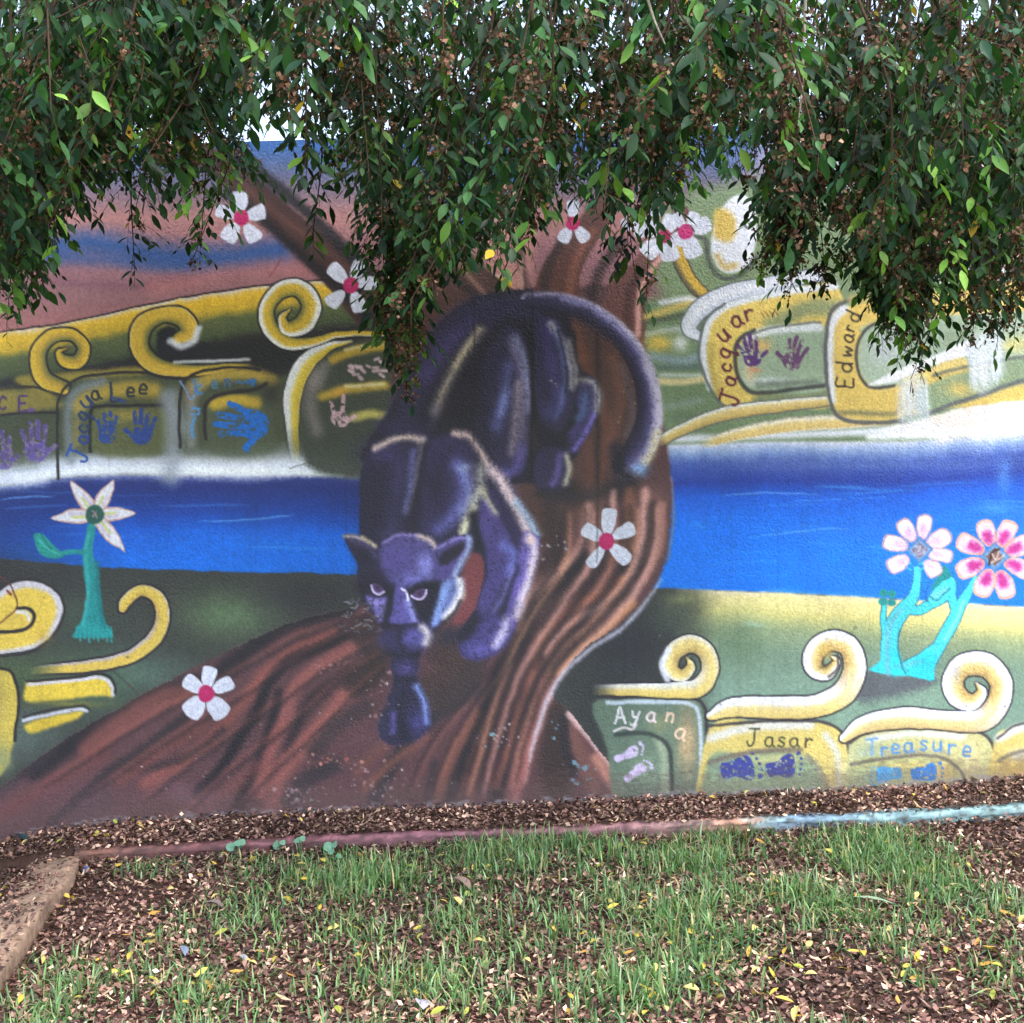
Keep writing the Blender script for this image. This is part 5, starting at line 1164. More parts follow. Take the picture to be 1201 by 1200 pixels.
# ------------------------------------------------------------------ brown leaf litter
def scatter_chips(n, xr, yr, seed, keep, lr, cols, lift, wr=(.42, .75)):
    r = np.random.default_rng(seed)
    x = r.uniform(*xr, n); y = r.uniform(*yr, n)
    k = keep(x, y, r); x, y = x[k], y[k]; n = len(x)
    z, on, onk = surf(x, y)
    ln = r.uniform(*lr, n); wd = ln * r.uniform(*wr, n) * .5
    yaw = r.uniform(0, 2 * math.pi, n); pit = r.normal(0, .38, n); rol = r.normal(0, .65, n); curl = r.uniform(-.1, .75, n)
    a = np.stack([np.cos(yaw) * np.cos(pit), np.sin(yaw) * np.cos(pit), np.sin(pit)], -1)
    s0 = np.stack([-np.sin(yaw), np.cos(yaw), np.zeros(n)], -1); u0 = np.cross(a, s0)
    s = s0 * np.cos(rol)[:, None] + u0 * np.sin(rol)[:, None]; u = np.cross(a, s)
    c = np.stack([x, y, z + r.uniform(0.001, 1, n) ** 1.5 * lift + np.abs(np.sin(pit)) * ln * .4], -1)
    P = lambda p, t, h: c + a * (p * ln)[:, None] * .5 + s * (t * wd)[:, None] + u * (h * ln)[:, None]
    one = np.ones(n)
    V = np.stack([P(-one, 0 * one, curl * .35), P(-.1 * one, one, curl * .25), P(-.1 * one, -one, curl * .25), P(0 * one, 0 * one, 0 * one), P(one, 0 * one, curl * .4)], 1)
    t = np.array([(0, 3, 1), (0, 2, 3), (1, 3, 4), (3, 2, 4)])
    T = (np.arange(n)[:, None, None] * 5 + t[None]).reshape(-1, 3)
    ci = r.integers(0, len(cols), n)
    C = np.array(cols, float)[ci] * (.92 + .7 * r.random((n, 1)) ** 1.5) * (1 + .22 * fbm(x * 2.3, y * 2.3, 47, 3))[:, None]; C = lin(C * .88 + C.mean(1, keepdims=True) * .14)
    return V.reshape(-1, 3), T, np.repeat(C, 5, 0)
BRN = [(92, 62, 54), (116, 82, 70), (64, 42, 36), (78, 52, 45), (140, 106, 88), (102, 72, 62), (50, 34, 30), (168, 136, 114)]
def keep_litter(x, y, r):
    z, on, onk = surf(x, y)
    u, v = slab_uv(x, y)
    p = np.where(on, 0.26 + 0.6 * (fbm(x * 5, y * 5, 44, 2) > .12) * (v < 0.02), 1.0)
    p = np.where(y > -1.1, p * .8, p)
    p = np.where((y > KY - .004) & (y < KY + .012) & (x > -1.93), np.where(fbm(x * 6, y * 0 + 8, 48, 3) > np.where(x > .9, .3, .12), .9, .04), p)
    p = np.where(onk & (y >= KY + .012), np.where(fbm(x * 4, y * 0 + 3, 46, 2) > -.25, 1.0, .45), p)
    return r.random(len(x)) < p
parts_v = []; parts_t = []; parts_c = []; off = 0
for args in ((88000, (-3.0, 3.1), (-2.7, -0.40), 5, keep_litter, (.011, .03), BRN, .012), (28000, (-3.1, 3.2), (-0.42, -0.004), 6, keep_litter, (.011, .03), BRN, .024), (2600, (-3, 3), (-2.6, -.02), 9, keep_litter, (.025, .06), [(150, 128, 100), (170, 146, 112), (128, 104, 82)], .014, (.1, .2))):
    V, T, C = scatter_chips(*args)
    parts_v.append(V); parts_t.append(T + off); parts_c.append(C); off += len(V)
litter = link('leaf_litter', tris('leaf_litter', np.vstack(parts_v), np.vstack(parts_t), np.vstack(parts_c)), None, M_dry)
tag(litter, 'dense brown dry leaf litter covering the soil below the mural', 'leaf litter', kind='stuff')

# ------------------------------------------------------------------ grass
TUFTS = [(640, 1010, 150, 40, 1), (820, 1010, 80, 45, 1), (780, 1080, 130, 60, .95), (600, 1080, 120, 60, .8), (560, 1150, 150, 45, .75), (760, 1165, 110, 50, .9), (1020, 1010, 90, 35, 1), (950, 1055, 80, 38, .95), (1100, 1040, 70, 40, .8),
         (1060, 1095, 90, 32, .75), (1160, 1080, 60, 40, .7), (330, 1040, 70, 40, .8), (430, 1030, 80, 35, .9), (300, 1090, 80, 35, .6), (450, 1100, 90, 40, .6), (110, 1160, 100, 40, .6), (250, 1175, 90, 40, .5), (170, 1020, 40, 15, .45), (1180, 1140, 50, 35, .7), (1080, 1150, 40, 25, .5), (380, 1170, 60, 30, .35), (200, 1100, 70, 40, .25), (820, 1130, 60, 35, .8), (40, 1190, 60, 30, .6), (880, 985, 40, 18, .6), (500, 1000, 50, 22, .7)]
def grass_w(x, y):
    u, v = ground_px(x, y)
    w = np.zeros_like(u)
    for a, b_, ra, rb, k in TUFTS: w = np.maximum(w, k * np.exp(-((u - a) / ra) ** 2 - ((v - b_) / rb) ** 2))
    w = np.where((u < -20) | (u > 1220) | (v > 1215), .6, w)
    return w * (0.35 + 1.0 * np.clip(fbm(x * 5, y * 5, 51, 3) * 1.3 + .55, 0, 1))
r = np.random.default_rng(77)
n = 120000
x = r.uniform(-3.0, 3.0, n); y = r.uniform(-2.5, KY - .01, n)
su, sv = slab_uv(x, y)
gw = grass_w(x, y)
k = (r.random(n) < (gw * 1.1 - .07) * .66) & ~((su > -.02) & (np.abs(sv) < SWID * .54))
# blades grow in clumps
x, y, gw = x[k], y[k], gw[k]; n = len(x)
cx_, cy_ = np.round(x / .045) * .045, np.round(y / .045) * .045
x = x * .55 + (cx_ + .02 * vnoise(cx_ * 60, cy_ * 60, 3)) * .45; y = y * .55 + (cy_ + .02 * vnoise(cx_ * 50, cy_ * 70, 4)) * .45
z = gz(x, y) - .004
hgt = r.uniform(.03, .105, n) * (.55 + .6 * np.clip(gw, 0, 1)); wd = r.uniform(.002, .0042, n)
yaw = r.uniform(0, 2 * math.pi, n); lean = np.abs(r.normal(.45, .36, n))
flat = r.random(n) < .2; lean = np.where(flat, r.uniform(.9, 1.35, n), lean); hgt = np.where(flat, hgt * 1.5, hgt)
dx, dy = np.cos(yaw), np.sin(yaw); sx, sy = -dy, dx
def bl(t, ex):
    l = lean * (1 + ex)
    return np.stack([x + dx * np.sin(l) * hgt * t, y + dy * np.sin(l) * hgt * t, z + np.cos(l) * hgt * t + .002], -1)
b0, b1, b2 = bl(0, 0), bl(.55, 0), bl(1, .45)
S = np.stack([sx, sy, 0 * sx], -1)
V = np.stack([b0 - S * wd[:, None], b0 + S * wd[:, None], b1 - S * wd[:, None] * .85, b1 + S * wd[:, None] * .85, b2], 1)
t = np.array([(0, 1, 3), (0, 3, 2), (2, 3, 4)])
T = (np.arange(n)[:, None, None] * 5 + t[None]).reshape(-1, 3)
GC = np.array([(92, 128, 74), (116, 150, 92), (76, 108, 66), (138, 166, 110), (106, 138, 98), (156, 176, 136), (176, 164, 116)], float)
C = lin(GC[r.choice(7, n, p=[.2, .19, .16, .14, .12, .09, .1])] * r.uniform(.8, 1.15, (n, 1)))
C = np.repeat(C, 5, 0).reshape(n, 5, 3); C[:, :2] *= np.array([.9, .95, .9])
grass = link('grass', tris('grass', V.reshape(-1, 3), T, C.reshape(-1, 3)), None, M_grass)
tag(grass, 'patchy green grass growing through the leaf litter', 'grass', kind='stuff')
print('grass blades', n)

# ------------------------------------------------------------------ single fallen leaves
def leaf_mesh(name, ln, wd, fold, bend, c, c2=None):
    st = [(0, .0), (.12, .42), (.35, .95), (.6, .9), (.82, .5), (1, 0)]
    V = []; F = []
    for t, w in st:
        zz = bend * math.sin(t * math.pi) * ln
        V += [(-w * wd / 2, t * ln, zz + fold * w * wd / 2), (0, t * ln, zz), (w * wd / 2, t * ln, zz + fold * w * wd / 2)]
    for k in range(len(st) - 1):
        a = k * 3
        F += [(a, a + 1, a + 4, a + 3), (a + 1, a + 2, a + 5, a + 4)]
    V = np.array(V); V[:, 1] -= ln / 2
    cc = np.tile(lin(c), (len(V), 1))
    if c2 is not None: cc[::3] = lin(c2); cc[-3:] = lin(c2)
    return quads(name, V, F, cc, True)
YL = [((206, 172, 62), (190, 150, 60)), ((214, 186, 84), (206, 176, 80)), ((180, 160, 66), (150, 150, 60)), ((196, 150, 70), (170, 120, 60)), ((150, 158, 66), (170, 166, 70)), ((216, 196, 120), (190, 160, 90))]
ymesh = [leaf_mesh('fallen_leaf', .042 + .004 * (k % 4), .019 + .002 * (k % 3), .25, .12 * ((k % 3) - .6), *YL[k % 6]) for k in range(12)]
r = np.random.default_rng(15); cnt = 0
while cnt < 230:
    u, v = r.uniform(-10, 1210), 985 + 215 * r.random() ** 1.15
    if v < 1000 and r.random() < .5: continue
    x, y = px_ground(u, v)
    if y > KY - .01: continue
    s_, on, onk = surf(np.array(x), np.array(y))
    if on and r.random() < .7: continue
    g_ = float(grass_w(np.array([x]), np.array([y]))[0])
    o = link('fallen_leaf', ymesh[r.integers(12)], None, M_dry)
    o.location = (x, y, float(s_) + .016 + .022 * min(1, g_) * r.random())
    o.rotation_euler = (r.normal(0, .35), r.normal(0, .4), r.uniform(0, 6.28))
    k = r.uniform(.6, 1.1); o.scale = (k, k, k)
    kk = ymesh.index(o.data) % 6
    tag(o, 'small ' + ('golden yellow', 'bright yellow', 'olive yellow', 'orange tan', 'yellow green', 'pale straw')[kk] + ' fallen leaf ' + ('caught among the grass blades' if g_ > .35 else 'lying on the bare brown litter'), 'leaf', 'yellow leaves fallen on the lawn')
    cnt += 1
cnt = 0
while cnt < 40:
    x, y = r.uniform(-2.4, 2.5), r.uniform(KY + .1, -.03)
    o = link('fallen_leaf', ymesh[r.integers(12)], None, M_dry)
    o.location = (x, y, float(surf(np.array(x), np.array(y))[0]) + .024); o.rotation_euler = (r.normal(.15, .35), r.normal(0, .4), r.uniform(0, 6.28))
    k = r.uniform(.55, .95); o.scale = (k, k, k)
    kk = ymesh.index(o.data) % 6
    tag(o, 'small ' + ('golden yellow', 'bright yellow', 'olive yellow', 'orange tan', 'yellow green', 'pale straw')[kk] + ' fallen leaf in the litter strip between kerb and wall', 'leaf', 'yellow leaves fallen behind the kerb')
    cnt += 1
def single(u, v, mesh, name, label, cat, rot, lift=.012, mat=None, group=None):
    x, y = px_ground(u, v)
    o = link(name, mesh, None, mat or M_dry)
    o.location = (x, y, float(surf(np.array(x), np.array(y))[0]) + lift); o.rotation_euler = rot
    return tag(o, label, cat, group)
single(1024, 1066, leaf_mesh('fallen_leaf', .15, .055, .1, .05, (150, 172, 140), (168, 186, 152)), 'fallen_leaf', 'long pale green fallen leaf lying flat between grass tufts', 'leaf', (.1, .15, 1.35), .03)
single(215, 1122, leaf_mesh('paper_scrap', .07, .03, .4, .1, (120, 132, 150)), 'paper_scrap', 'bluish grey folded scrap among the litter', 'scrap', (.2, .3, .5), .02)
single(282, 1134, leaf_mesh('paper_scrap', .05, .035, .6, .2, (150, 146, 150)), 'paper_scrap', 'crumpled pale grey scrap among the litter', 'scrap', (.4, .2, 1.2), .02)
single(250, 1070, leaf_mesh('dry_leaf', .09, .045, .5, .15, (128, 112, 108), (100, 86, 82)), 'dry_leaf', 'large curled grey brown dry leaf beside the concrete edging', 'leaf', (.2, .1, 1.5), .02)
single(541, 1046, leaf_mesh('dry_leaf', .11, .05, .4, .12, (140, 116, 104), (120, 100, 92)), 'dry_leaf', 'large folded tan dry leaf in the middle of the grass', 'leaf', (.3, .1, .9), .03)
single(494, 1186, leaf_mesh('paper_scrap', .06, .05, .3, .12, (170, 164, 178)), 'paper_scrap', 'lilac white crumpled scrap on bare litter', 'scrap', (.1, .3, .3), .02)
single(101, 1009, leaf_mesh('paint_flake', .035, .03, .2, .05, (70, 104, 150)), 'paint_flake', 'small blue paint flake beside the end of the concrete edging', 'flake', (.9, 0, .2), .012)
for k, (u, v) in enumerate(((25, 975), (24, 993))):
    single(u, v, leaf_mesh('green_leaf', .08, .05, .5, .1, (30, 62, 66), (24, 46, 50)), 'green_leaf', ('upright', 'drooping')[k] + ' dark teal leaf at the foot of the painted roots', 'leaf', (1.2 - k * .6, .2, .4 + k), .035)

# reddish stone lying against the wall
b = bmesh.new(); bmesh.ops.create_icosphere(b, subdivisions=3, radius=1)
for v_ in b.verts:
    p = v_.co; k = 1 + .22 * float(fbm(np.array(p.x * 1.6 + 3), np.array(p.y * 1.6 + p.z * 2.1), 66, 3))
    v_.co = Vector((max(-.8, min(.8, p.x)) * .085 * k, max(-.75, min(.75, p.y)) * .05 * k, max(-.7, min(.7, p.z)) * .04 * k))
me = bpy.data.meshes.new('stone'); b.to_mesh(me); b.free()
a_ = me.color_attributes.new('Col', 'FLOAT_COLOR', 'POINT')
for v_, d_ in zip(me.vertices, a_.data):
    t_ = .5 + .5 * float(fbm(np.array(v_.co.x * 40), np.array(v_.co.z * 60 + v_.co.y * 30), 68, 2))
    cc = lin((150, 96, 92)) * (1 - t_) + lin((196, 170, 166)) * t_; d_.color = (*cc, 1)
me.polygons.foreach_set('use_smooth', np.ones(len(me.polygons), dtype=bool))
st = single(1141, 924, me, 'stone', 'reddish stone resting against the foot of the wall on the litter', 'stone', (0, 0, .1), .014, M_kerb)

# seedlings with round leaves by the kerb
def seedling(u, v, n, s, seed, label):
    rr = random.Random(seed)
    x, y = px_ground(u, v); y = min(y, KY - .03)
    z = float(surf(np.array(x), np.array(y))[0])
    root = empty('seedling', (x, y, z)); tag(root, label, 'seedling', 'round leaved seedlings by the kerb')
    for k in range(n):
        a = k * 6.283 / n + rr.uniform(-.5, .5); h = rr.uniform(.035, .065) * s; o_ = rr.uniform(.012, .026) * s
        tip = np.array([math.cos(a) * o_, math.sin(a) * o_ - .006, h])
        tv, tq = tube_geo(cr([(0, 0, -.005), (tip[0] * .5, tip[1] * .5, h * .6), tuple(tip)], 3), .0013, 5)
        link('stalk', quads('stalk', tv, tq, np.tile(lin((120, 150, 110)), (len(tv), 1)), True), root, M_grass)
        rad = rr.uniform(.014, .019) * s; m = 10
        vv = [(0, 0, -.002)] + [(rad * math.cos(q_) * (1 if abs(q_) > .5 else .82), rad * .9 * math.sin(q_), .003 * math.sin(2 * q_)) for q_ in np.linspace(-math.pi, math.pi, m, endpoint=False)]
        lm = tris('leaf', np.array(vv), [(0, 1 + p_, 1 + (p_ + 1) % m) for p_ in range(m)], np.tile(lin((116, 160, 132)), (m + 1, 1)), True)
        o = link('leaf', lm, root, M_grass); o.location = tip; o.rotation_euler = (rr.uniform(.5, 1.1), rr.uniform(-.3, .3), rr.uniform(-.6, .6))
for k, a_ in enumerate(((281, 1003, 4, 1.15), (328, 1001, 3, .95), (352, 1000, 3, 1.0), (388, 1004, 3, 1.05), (393, 995, 2, 1.0))):
    seedling(*a_, k, 'pale green round leaved seedling ' + ('with four leaves', 'with three small leaves', 'with three larger leaves', 'touching the two leaved one', 'with only two leaves')[k] + ' by the kerb')
# ================================================================== THE OVERHANGING TREE
tree = empty('tree', (3.5, -1.9, float(gz(np.array(3.5), np.array(-1.9)))))
tag(tree, 'leafy tree whose drooping branches with brown seed bunches hang in front of the mural', 'tree')
tz0 = tree.location.z
def local(P): return np.asarray(P, float) - np.array(tree.location)
def bark_mesh(name, pts, rad, n, c, seed=0):
    v, q = tube_geo(local(pts), rad, n)
    nn = fbm(v[:, 0] * 7 + seed, v[:, 2] * 5 + v[:, 1] * 6, 101, 3)
    return quads(name, v, q, lin(np.array(c, float)) * (1 + .35 * nn[:, None]), True)
BK_ = (104, 90, 78)
link('trunk', bark_mesh('trunk', cr([(3.5, -1.9, tz0 - .3), (3.47, -1.9, .4), (3.42, -1.88, 1.3), (3.36, -1.86, 2.2), (3.2, -1.85, 3.0), (2.9, -1.85, 3.9), (2.7, -1.8, 5.0)], 6), np.linspace(.2, .06, 37), 14, BK_), tree, M_bark)
LIMBS = [
 [(3.38, -1.88, 2.1), (2.6, -1.75, 2.9), (1.5, -1.6, 3.32), (.2, -1.55, 3.5), (-1.2, -1.6, 3.55), (-2.6, -1.7, 3.4)],
 [(3.3, -1.86, 2.6), (2.5, -1.3, 3.25), (1.3, -.95, 3.55), (0, -.85, 3.65), (-1.4, -.9, 3.6), (-2.9, -1.0, 3.45)],
 [(3.3, -1.88, 2.5), (2.6, -2.2, 2.95), (1.5, -2.4, 3.15), (.3, -2.5, 3.2), (-1.0, -2.45, 3.2), (-2.2, -2.4, 3.1)],
 [(2.95, -1.85, 3.8), (2.0, -1.2, 4.1), (.6, -1.0, 4.2), (-.8, -1.1, 4.15)]]
for k, P in enumerate(LIMBS):
    S_ = cr(P, 8)
    link('limb', bark_mesh('limb', S_, np.linspace(.075, .018, len(S_)), 10, BK_, k), tree, M_bark)

rt = np.random.default_rng(2024)
# the lower edge of the foliage, as it hangs across the wall (u, v on the wall plane)
EDGE = np.array([(-300, 390), (0, 372), (30, 330), (60, 296), (80, 240), (100, 212), (150, 220), (158, 300), (172, 225), (205, 240), (228, 268), (240, 195), (254, 135), (312, 140), (334, 185), (350, 235), (370, 262), (385, 225), (430, 215), (448, 300), (458, 350), (465, 420), (485, 400), (508, 310), (545, 300), (590, 325), (625, 288), (660, 262), (700, 285), (740, 275), (760, 320), (775, 230), (830, 205), (870, 240), (895, 305), (930, 335), (985, 296), (1010, 345), (1050, 375), (1068, 430), (1090, 380), (1130, 365), (1180, 380), (1201, 375), (1500, 395)], float)
def at_uv(u, v, d): return np.array([(u - 600.5) * d / FOC, d - DIST, CAMZ - (v - 600) * d / FOC])
STR = []        # (tip u, tip v, depth from the viewer)
for u in np.arange(-200, 1300, 12):
    for rep in range(2):
        uu = u + rt.uniform(-8, 8); e = float(np.interp(uu, EDGE[:, 0], EDGE[:, 1]))
        d = rt.uniform(3.0, 5.0)
        v = e - 22 - (rt.random() ** 1.1) * (190 if rep else 60)
        STR.append((uu, v, d))
for k in range(105):          # extra strands where the crown is thick
    uu = rt.uniform(-60, 232) if k < 78 else rt.uniform(330, 1250)
    STR.append((uu, float(np.interp(uu, EDGE[:, 0], EDGE[:, 1])) - 14 - 110 * rt.random(), rt.uniform(3.4, 4.9)))
for uv in ((8, 380, 4.6), (20, 350, 4.2), (46, 318, 4.0), (158, 315, 4.7), (226, 305, 4.6), (236, 280, 4.4), (366, 280, 4.5), (456, 380, 4.75), (464, 430, 4.8), (476, 462, 4.85), (486, 430, 4.7), (470, 350, 4.6), (540, 318, 4.2), (590, 322, 4.3), (620, 290, 4.2), (704, 292, 4.4), (745, 325, 4.6), (758, 352, 4.7), (893, 318, 4.5), (925, 352, 4.6), (968, 330, 4.6), (1026, 385, 4.6), (1030, 395, 4.5), (1052, 420, 4.6), (1068, 445, 4.65), (1080, 410, 4.6), (1040, 360, 4.5), (1100, 360, 4.4), (1140, 392, 4.3), (1170, 400, 4.3), (1190, 385, 4.2), (950, 325, 4.6), (1030, 345, 4.5), (1060, 380, 4.6)):
    STR.append(uv)
for uu, vv, dd_, k in ((472, 410, 4.75, 11), (1050, 400, 4.55, 12), (1040, 350, 4.6, 7), (920, 330, 4.6, 7), (1160, 380, 4.3, 9), (15, 350, 4.4, 7), (550, 300, 4.4, 5)):
    for _ in range(k): STR.append((uu + rt.normal(0, 10 if uu == 472 else 16), vv - abs(rt.normal(0, 45)), dd_ + rt.normal(0, .12)))
for u, v in ((150, 60), (60, 130), (110, 90), (290, 90), (250, 40), (400, 30), (680, 40), (760, 110), (830, 60), (1060, 60), (1120, 90), (1090, 190), (1130, 180), (1180, 60), (960, 180), (600, 120), (520, 60), (340, 110), (30, 40)):
    STR.append((u, v, rt.uniform(2.5, 3.0)))
for k in range(46): STR.append((rt.uniform(-60, 1260), rt.uniform(-70, 80), rt.uniform(2.9, 4.9)))
LEAF = dict(p=[], a=[], n=[], l=[], c=[])
SEED = dict(p=[], s=[])
TW = []         # twigs: list of (points, radius)
GREENS = np.array([(44, 74, 42), (52, 86, 48), (38, 64, 42), (60, 98, 54), (46, 80, 56), (70, 108, 60), (34, 56, 36)], float)
LIME = np.array([(104, 142, 62), (120, 156, 66), (92, 132, 60)], float)  # lighter greens that put sunlight into the colour of the lower tips
def brownness(u, v):
    """seed bunches are thick in these parts of the crown"""
    g = lambda a, b, ra, rb: math.exp(-((u - a) / ra) ** 2 - ((v - b) / rb) ** 2)
    return min(1, .12 + .9 * g(460, 400, 45, 60) + .9 * g(700, 90, 90, 80) + .6 * g(870, 110, 110, 110) + .8 * g(1060, 50, 130, 50) + .8 * g(1040, 300, 120, 70) + 1.0 * g(1170, 360, 40, 50) + .7 * g(450, 60, 120, 60) + .6 * g(60, 180, 90, 90) + .8 * g(940, 310, 60, 50) + .5 * g(220, 180, 80, 40))
branches = []
for si, (u, v, d) in enumerate(STR):
    tip = at_uv(u, v, d)
    ztop = rt.uniform(3.0, 3.5) if d > 3.2 else rt.uniform(2.75, 3.1)
    ztop = max(ztop, tip[2] + .35)
    top = np.array([tip[0] + rt.normal(.1, .16), tip[1] + rt.normal(-.06, .12), ztop])
    mid = tip * .5 + top * .5 + np.array([rt.normal(.02, .05), rt.normal(0, .05), 0])
    P = cr([top, mid, tip], 7)
    branches.append((P, np.linspace(.0055, .0014, len(P))))
    L = np.concatenate([[0], np.cumsum(np.linalg.norm(np.diff(P, axis=0), axis=1))])
    s = L[-1]
    low = max(0, s - (.95 if d > 3.6 else .6))
    first = True
    tone = rt.uniform(.68, 1.2); tone_l = rt.uniform(.85, 1.12)
    while s > low:
        p = np.array([np.interp(s, L, P[:, k]) for k in range(3)])
        fromtip = L[-1] - s
        ln = min(.24, .07 + fromtip * .3) * rt.uniform(.6, 1.25)
        az = rt.uniform(0, 2 * math.pi)
        dirv = np.array([math.cos(az), math.sin(az) * .8, -rt.uniform(.35, 1.3)])
        if first: dirv = np.array([rt.normal(0, .2), rt.normal(0, .2), -1.0]); first = False
        dirv /= np.linalg.norm(dirv)
        e = p + dirv * ln + np.array([0, 0, -ln * .18])
        TW.append(np.array([p, p + dirv * ln * .55, e]))
        dd = DIST + p[1]; pu, pv = 600.5 + p[0] / dd * FOC, 600 + (CAMZ - p[2]) / dd * FOC
        lime = rt.random() < (.22 if fromtip < .2 else .04)
        base = LIME[rt.integers(3)] if lime else GREENS[rt.integers(7)]
        t = .12; side = 1
        while t <= 1.0:
            q = p + dirv * ln * t + np.array([0, 0, -ln * .18 * t * t])
            sv = np.cross(dirv, [0, 0, 1]); sv = sv / (np.linalg.norm(sv) + 1e-6)
            a = dirv * .55 + sv * side * rt.uniform(.5, 1.0) + np.array([rt.normal(0, .2), rt.normal(0, .25), -rt.uniform(.2, .8)])
            if t > .93: a = dirv + np.array([rt.normal(0, .15), rt.normal(0, .15), -.3])
            a /= np.linalg.norm(a)
            n = np.array([rt.normal(0, .45), rt.normal(-.35, .5), 1.0]); n -= a * np.dot(n, a); n /= np.linalg.norm(n) + 1e-6
            if rt.random() < .94:
                LEAF['p'].append(q); LEAF['a'].append(a); LEAF['n'].append(n); LEAF['l'].append(rt.uniform(.024, .072) * tone_l)
                c = base * rt.uniform(.78, 1.2) * tone
                if rt.random() < .006: c = np.array((196, 160, 50.))
                LEAF['c'].append(c)
            side = -side; t += rt.uniform(.020, .028) / ln
        if rt.random() < brownness(pu, pv) * .95:
            for _ in range(rt.integers(1, 3)):
                SEED['p'].append(p + dirv * ln * rt.uniform(.1, .6) + rt.normal(0, .008, 3)); SEED['s'].append(rt.uniform(.7, 1.25))
        s -= rt.uniform(.034, .058)
for P, R_ in branches:
    link('hanging_branch', bark_mesh('hanging_branch', P, R_, 5, (74, 58, 48)), tree, M_bark)
# two bare pale twigs hanging in front
for P in ([at_uv(945, -30, 3.1), at_uv(944, 20, 3.1), at_uv(942, 60, 3.1), at_uv(941, 100, 3.1), at_uv(936, 148, 3.1)], [at_uv(752, -30, 3.0), at_uv(766, 20, 3.0), at_uv(780, 52, 3.0)]):
    P = cr(P, 5); link('hanging_branch', bark_mesh('hanging_branch', P, np.linspace(.005, .002, len(P)), 6, (150, 138, 126)), tree, M_bark)
# twigs
tv = []; tq = []; off = 0
for P in TW:
    a_, q_ = tube_geo(P, [.0014, .0011, .0006], 3); tv.append(a_); tq.append(q_ + off); off += len(a_)
tv = np.vstack(tv)
o = link('twigs', quads('twigs', local(tv), np.vstack(tq), np.tile(lin((78, 66, 50)), (len(tv), 1))), tree, M_bark); o['kind'] = 'stuff'

# leaves: one shape, folded along the midrib and drooping
LV = np.array([(0, 0, 0), (-.15, .22, .03), (0, .24, -.015), (.15, .22, .03), (-.2, .5, .035), (0, .52, -.03), (.2, .5, .035), (-.12, .78, .0), (0, .8, -.05), (.12, .78, .0), (0, 1, -.1)])
LF = np.array([(0, 2, 1), (0, 3, 2), (1, 2, 5), (1, 5, 4), (2, 3, 6), (2, 6, 5), (4, 5, 8), (4, 8, 7), (5, 6, 9), (5, 9, 8), (7, 8, 10), (8, 9, 10)])
lp, la, ln_, ll, lc = (np.array(LEAF[k]) for k in ('p', 'a', 'n', 'l', 'c'))
ls = np.cross(la, ln_)
print('leaves', len(lp), 'seed bunches', len(SEED['p']))
dep = DIST + lp[:, 1]
pu, pv = 600.5 + lp[:, 0] / dep * FOC, 600 + (CAMZ - lp[:, 2]) / dep * FOC
inview = (pu > 10) & (pu < 1190) & (pv > 8) & (pv < 480)
size = np.where(inview, ll / dep, 0)
# the leaves that show largest are leaves of their own: nearest ones, plus those that hang free at the lower edge
free = inview & (pv > np.interp(pu, EDGE[:, 0], EDGE[:, 1]) + 8)
score = size + np.where(free, .004, 0)
pick = np.argsort(-score)[:300]
rest = np.ones(len(lp), bool); rest[pick] = False
def leaf_verts(s):
    V = LV[None] * ll[s][:, None, None]
    k = rt.uniform(.85, 1.2, s.sum())[:, None]
    return lp[s][:, None] + V[..., 0:1] * k[..., None] * ls[s][:, None] + V[..., 1:2] * la[s][:, None] + V[..., 2:3] * ln_[s][:, None]
V = leaf_verts(rest); m = V.shape[0]
T = (np.arange(m)[:, None, None] * 11 + LF[None]).reshape(-1, 3)
o = link('foliage', tris('foliage', local(V.reshape(-1, 3)), T, np.repeat(lin(lc[rest]), 11, 0), True), tree, M_leaf); o['kind'] = 'stuff'
variants = {}
for k in pick:
    key = int(rt.integers(10))
    g = lc[k]
    kind = ('l' if g[0] > 85 else 'g', key)
    if kind not in variants:
        c = (LIME[key % 3] if kind[0] == 'l' else GREENS[key % 7]) * (.9 + .03 * key)
        variants[kind] = tris('leaf', LV, LF, np.tile(lin(c), (11, 1)), True)
    o = link('leaf', variants[kind], tree, M_leaf)
    M = Matrix((tuple(ls[k]), tuple(la[k]), tuple(ln_[k]))).transposed().to_4x4()
    o.matrix_local = Matrix.Translation(Vector(local(lp[k]))) @ M @ Matrix.Scale(float(ll[k]), 4)
# seed bunches: papery brown discs
sp = np.array(SEED['p']); ss = np.array(SEED['s']); m = len(sp); K_ = 18
c0 = np.repeat(sp, K_, 0) + rt.normal(0, .013, (m * K_, 3)) * np.repeat(ss, K_)[:, None] * np.array([1, 1, 1.25])
a = rt.normal(0, 1, (m * K_, 3)); a /= np.linalg.norm(a, axis=1)[:, None]
b_ = np.cross(a, rt.normal(0, 1, (m * K_, 3))); b_ /= np.linalg.norm(b_, axis=1)[:, None]
rr = rt.uniform(.0045, .009, m * K_)[:, None]
n_ = np.cross(a, b_)
V = np.stack([c0 - a * rr, c0 + b_ * rr * .8 + n_ * rr * .25, c0 + a * rr * 1.1, c0 - b_ * rr * .8 + n_ * rr * .25], 1)
T = (np.arange(m * K_)[:, None, None] * 4 + np.array([(0, 1, 2), (0, 2, 3)])[None]).reshape(-1, 3)
SC = np.array([(112, 78, 62), (92, 62, 50), (132, 98, 78), (78, 54, 44), (146, 114, 94)], float)
C = np.repeat(lin(SC[rt.integers(0, 5, m * K_)] * rt.uniform(.75, 1.2, (m * K_, 1))), 4, 0)
o = link('seed_bunches', tris('seed_bunches', local(V.reshape(-1, 3)), T, C), tree, M_seed); o['kind'] = 'stuff'

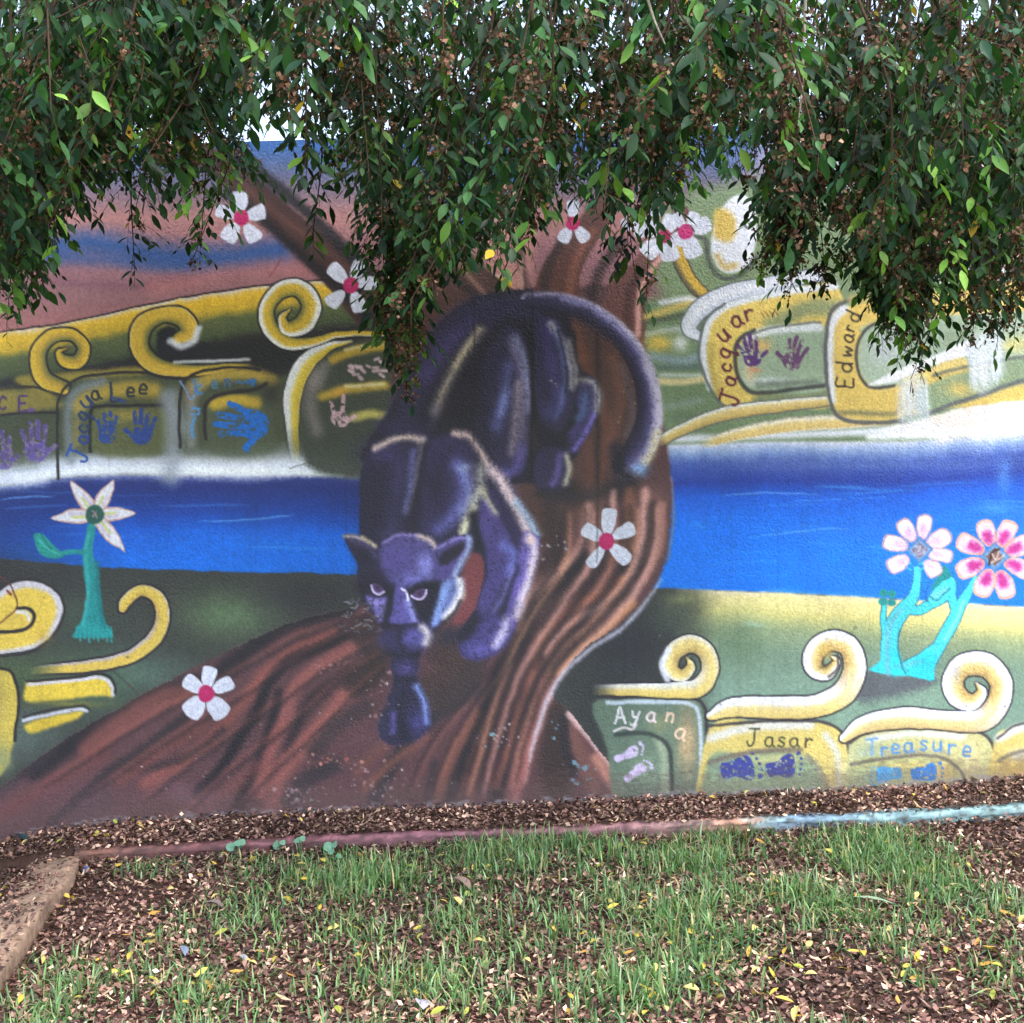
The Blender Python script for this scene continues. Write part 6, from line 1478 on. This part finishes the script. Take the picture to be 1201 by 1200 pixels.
# ------------------------------------------------------------------ trees standing behind the wall
def back_tree(x, y, h, rad, n, label, cols, seed):
    r = np.random.default_rng(seed)
    root = empty('tree', (x, y, -.1)); tag(root, label, 'tree', 'sunlit trees beyond the wall')
    P = cr([(0, 0, -.2), (.05, .03, h * .3), (-.05, 0, h * .55), (.04, .02, h * .8)], 6)
    v, q = tube_geo(P, np.linspace(.13, .04, len(P)), 10)
    link('trunk', quads('trunk', v, q, np.tile(lin((110, 96, 84)), (len(v), 1)), True), root, M_bark)
    for k in range(7):
        a = k * 2.4; b0_ = P[int(len(P) * (.45 + .07 * k))]
        e = b0_ + np.array([math.cos(a) * rad * .8, math.sin(a) * rad * .8, rad * r.uniform(.2, .7)])
        v, q = tube_geo(cr([b0_, (b0_ + e) / 2 + [0, 0, .1], e], 4), np.linspace(.04, .01, 9), 6)
        link('limb', quads('limb', v, q, np.tile(lin((110, 96, 84)), (len(v), 1)), True), root, M_bark)
    nc = 60
    cc = r.normal(0, 1, (nc, 3)); cc /= np.linalg.norm(cc, axis=1)[:, None]; cc *= (r.random((nc, 1)) ** .4) * np.array([rad, rad, rad * .75]); cc[:, 2] += h * .78
    p = np.repeat(cc, n // nc, 0) + r.normal(0, rad * .15, (n // nc * nc, 3))
    m = len(p)
    a = r.normal(0, 1, (m, 3)); a[:, 2] -= .6; a /= np.linalg.norm(a, axis=1)[:, None]
    nn = r.normal(0, 1, (m, 3)); nn -= a * (nn * a).sum(1)[:, None]; nn /= np.linalg.norm(nn, axis=1)[:, None]
    s = np.cross(a, nn); l = r.uniform(.07, .12, m)[:, None]
    V = np.stack([p, p + a * l * .5 + s * l * .25, p + a * l, p + a * l * .5 - s * l * .25], 1)
    T = (np.arange(m)[:, None, None] * 4 + np.array([(0, 1, 2), (0, 2, 3)])[None]).reshape(-1, 3)
    C = np.repeat(lin(np.array(cols, float)[r.integers(0, len(cols), m)] * r.uniform(.8, 1.2, (m, 1))), 4, 0)
    o = link('crown', tris('crown', V.reshape(-1, 3), T, C), root, M_bright); o['kind'] = 'stuff'
LG = [(120, 150, 66), (140, 168, 76), (104, 136, 60), (150, 172, 90)]
back_tree(-1.0, 4.2, 4.2, 1.1, 5400, 'bright green bushy tree behind the wall beyond the painted trunk', LG, 1)
back_tree(-2.6, 6.5, 4.0, 1.2, 4200, 'pale green tree behind the wall above the sunset sky', [(130, 158, 88), (110, 140, 76), (150, 170, 100)], 2)
back_tree(1.9, 5.5, 4.6, 1.2, 4800, 'yellow green tree behind the wall above the name panels', LG, 3)
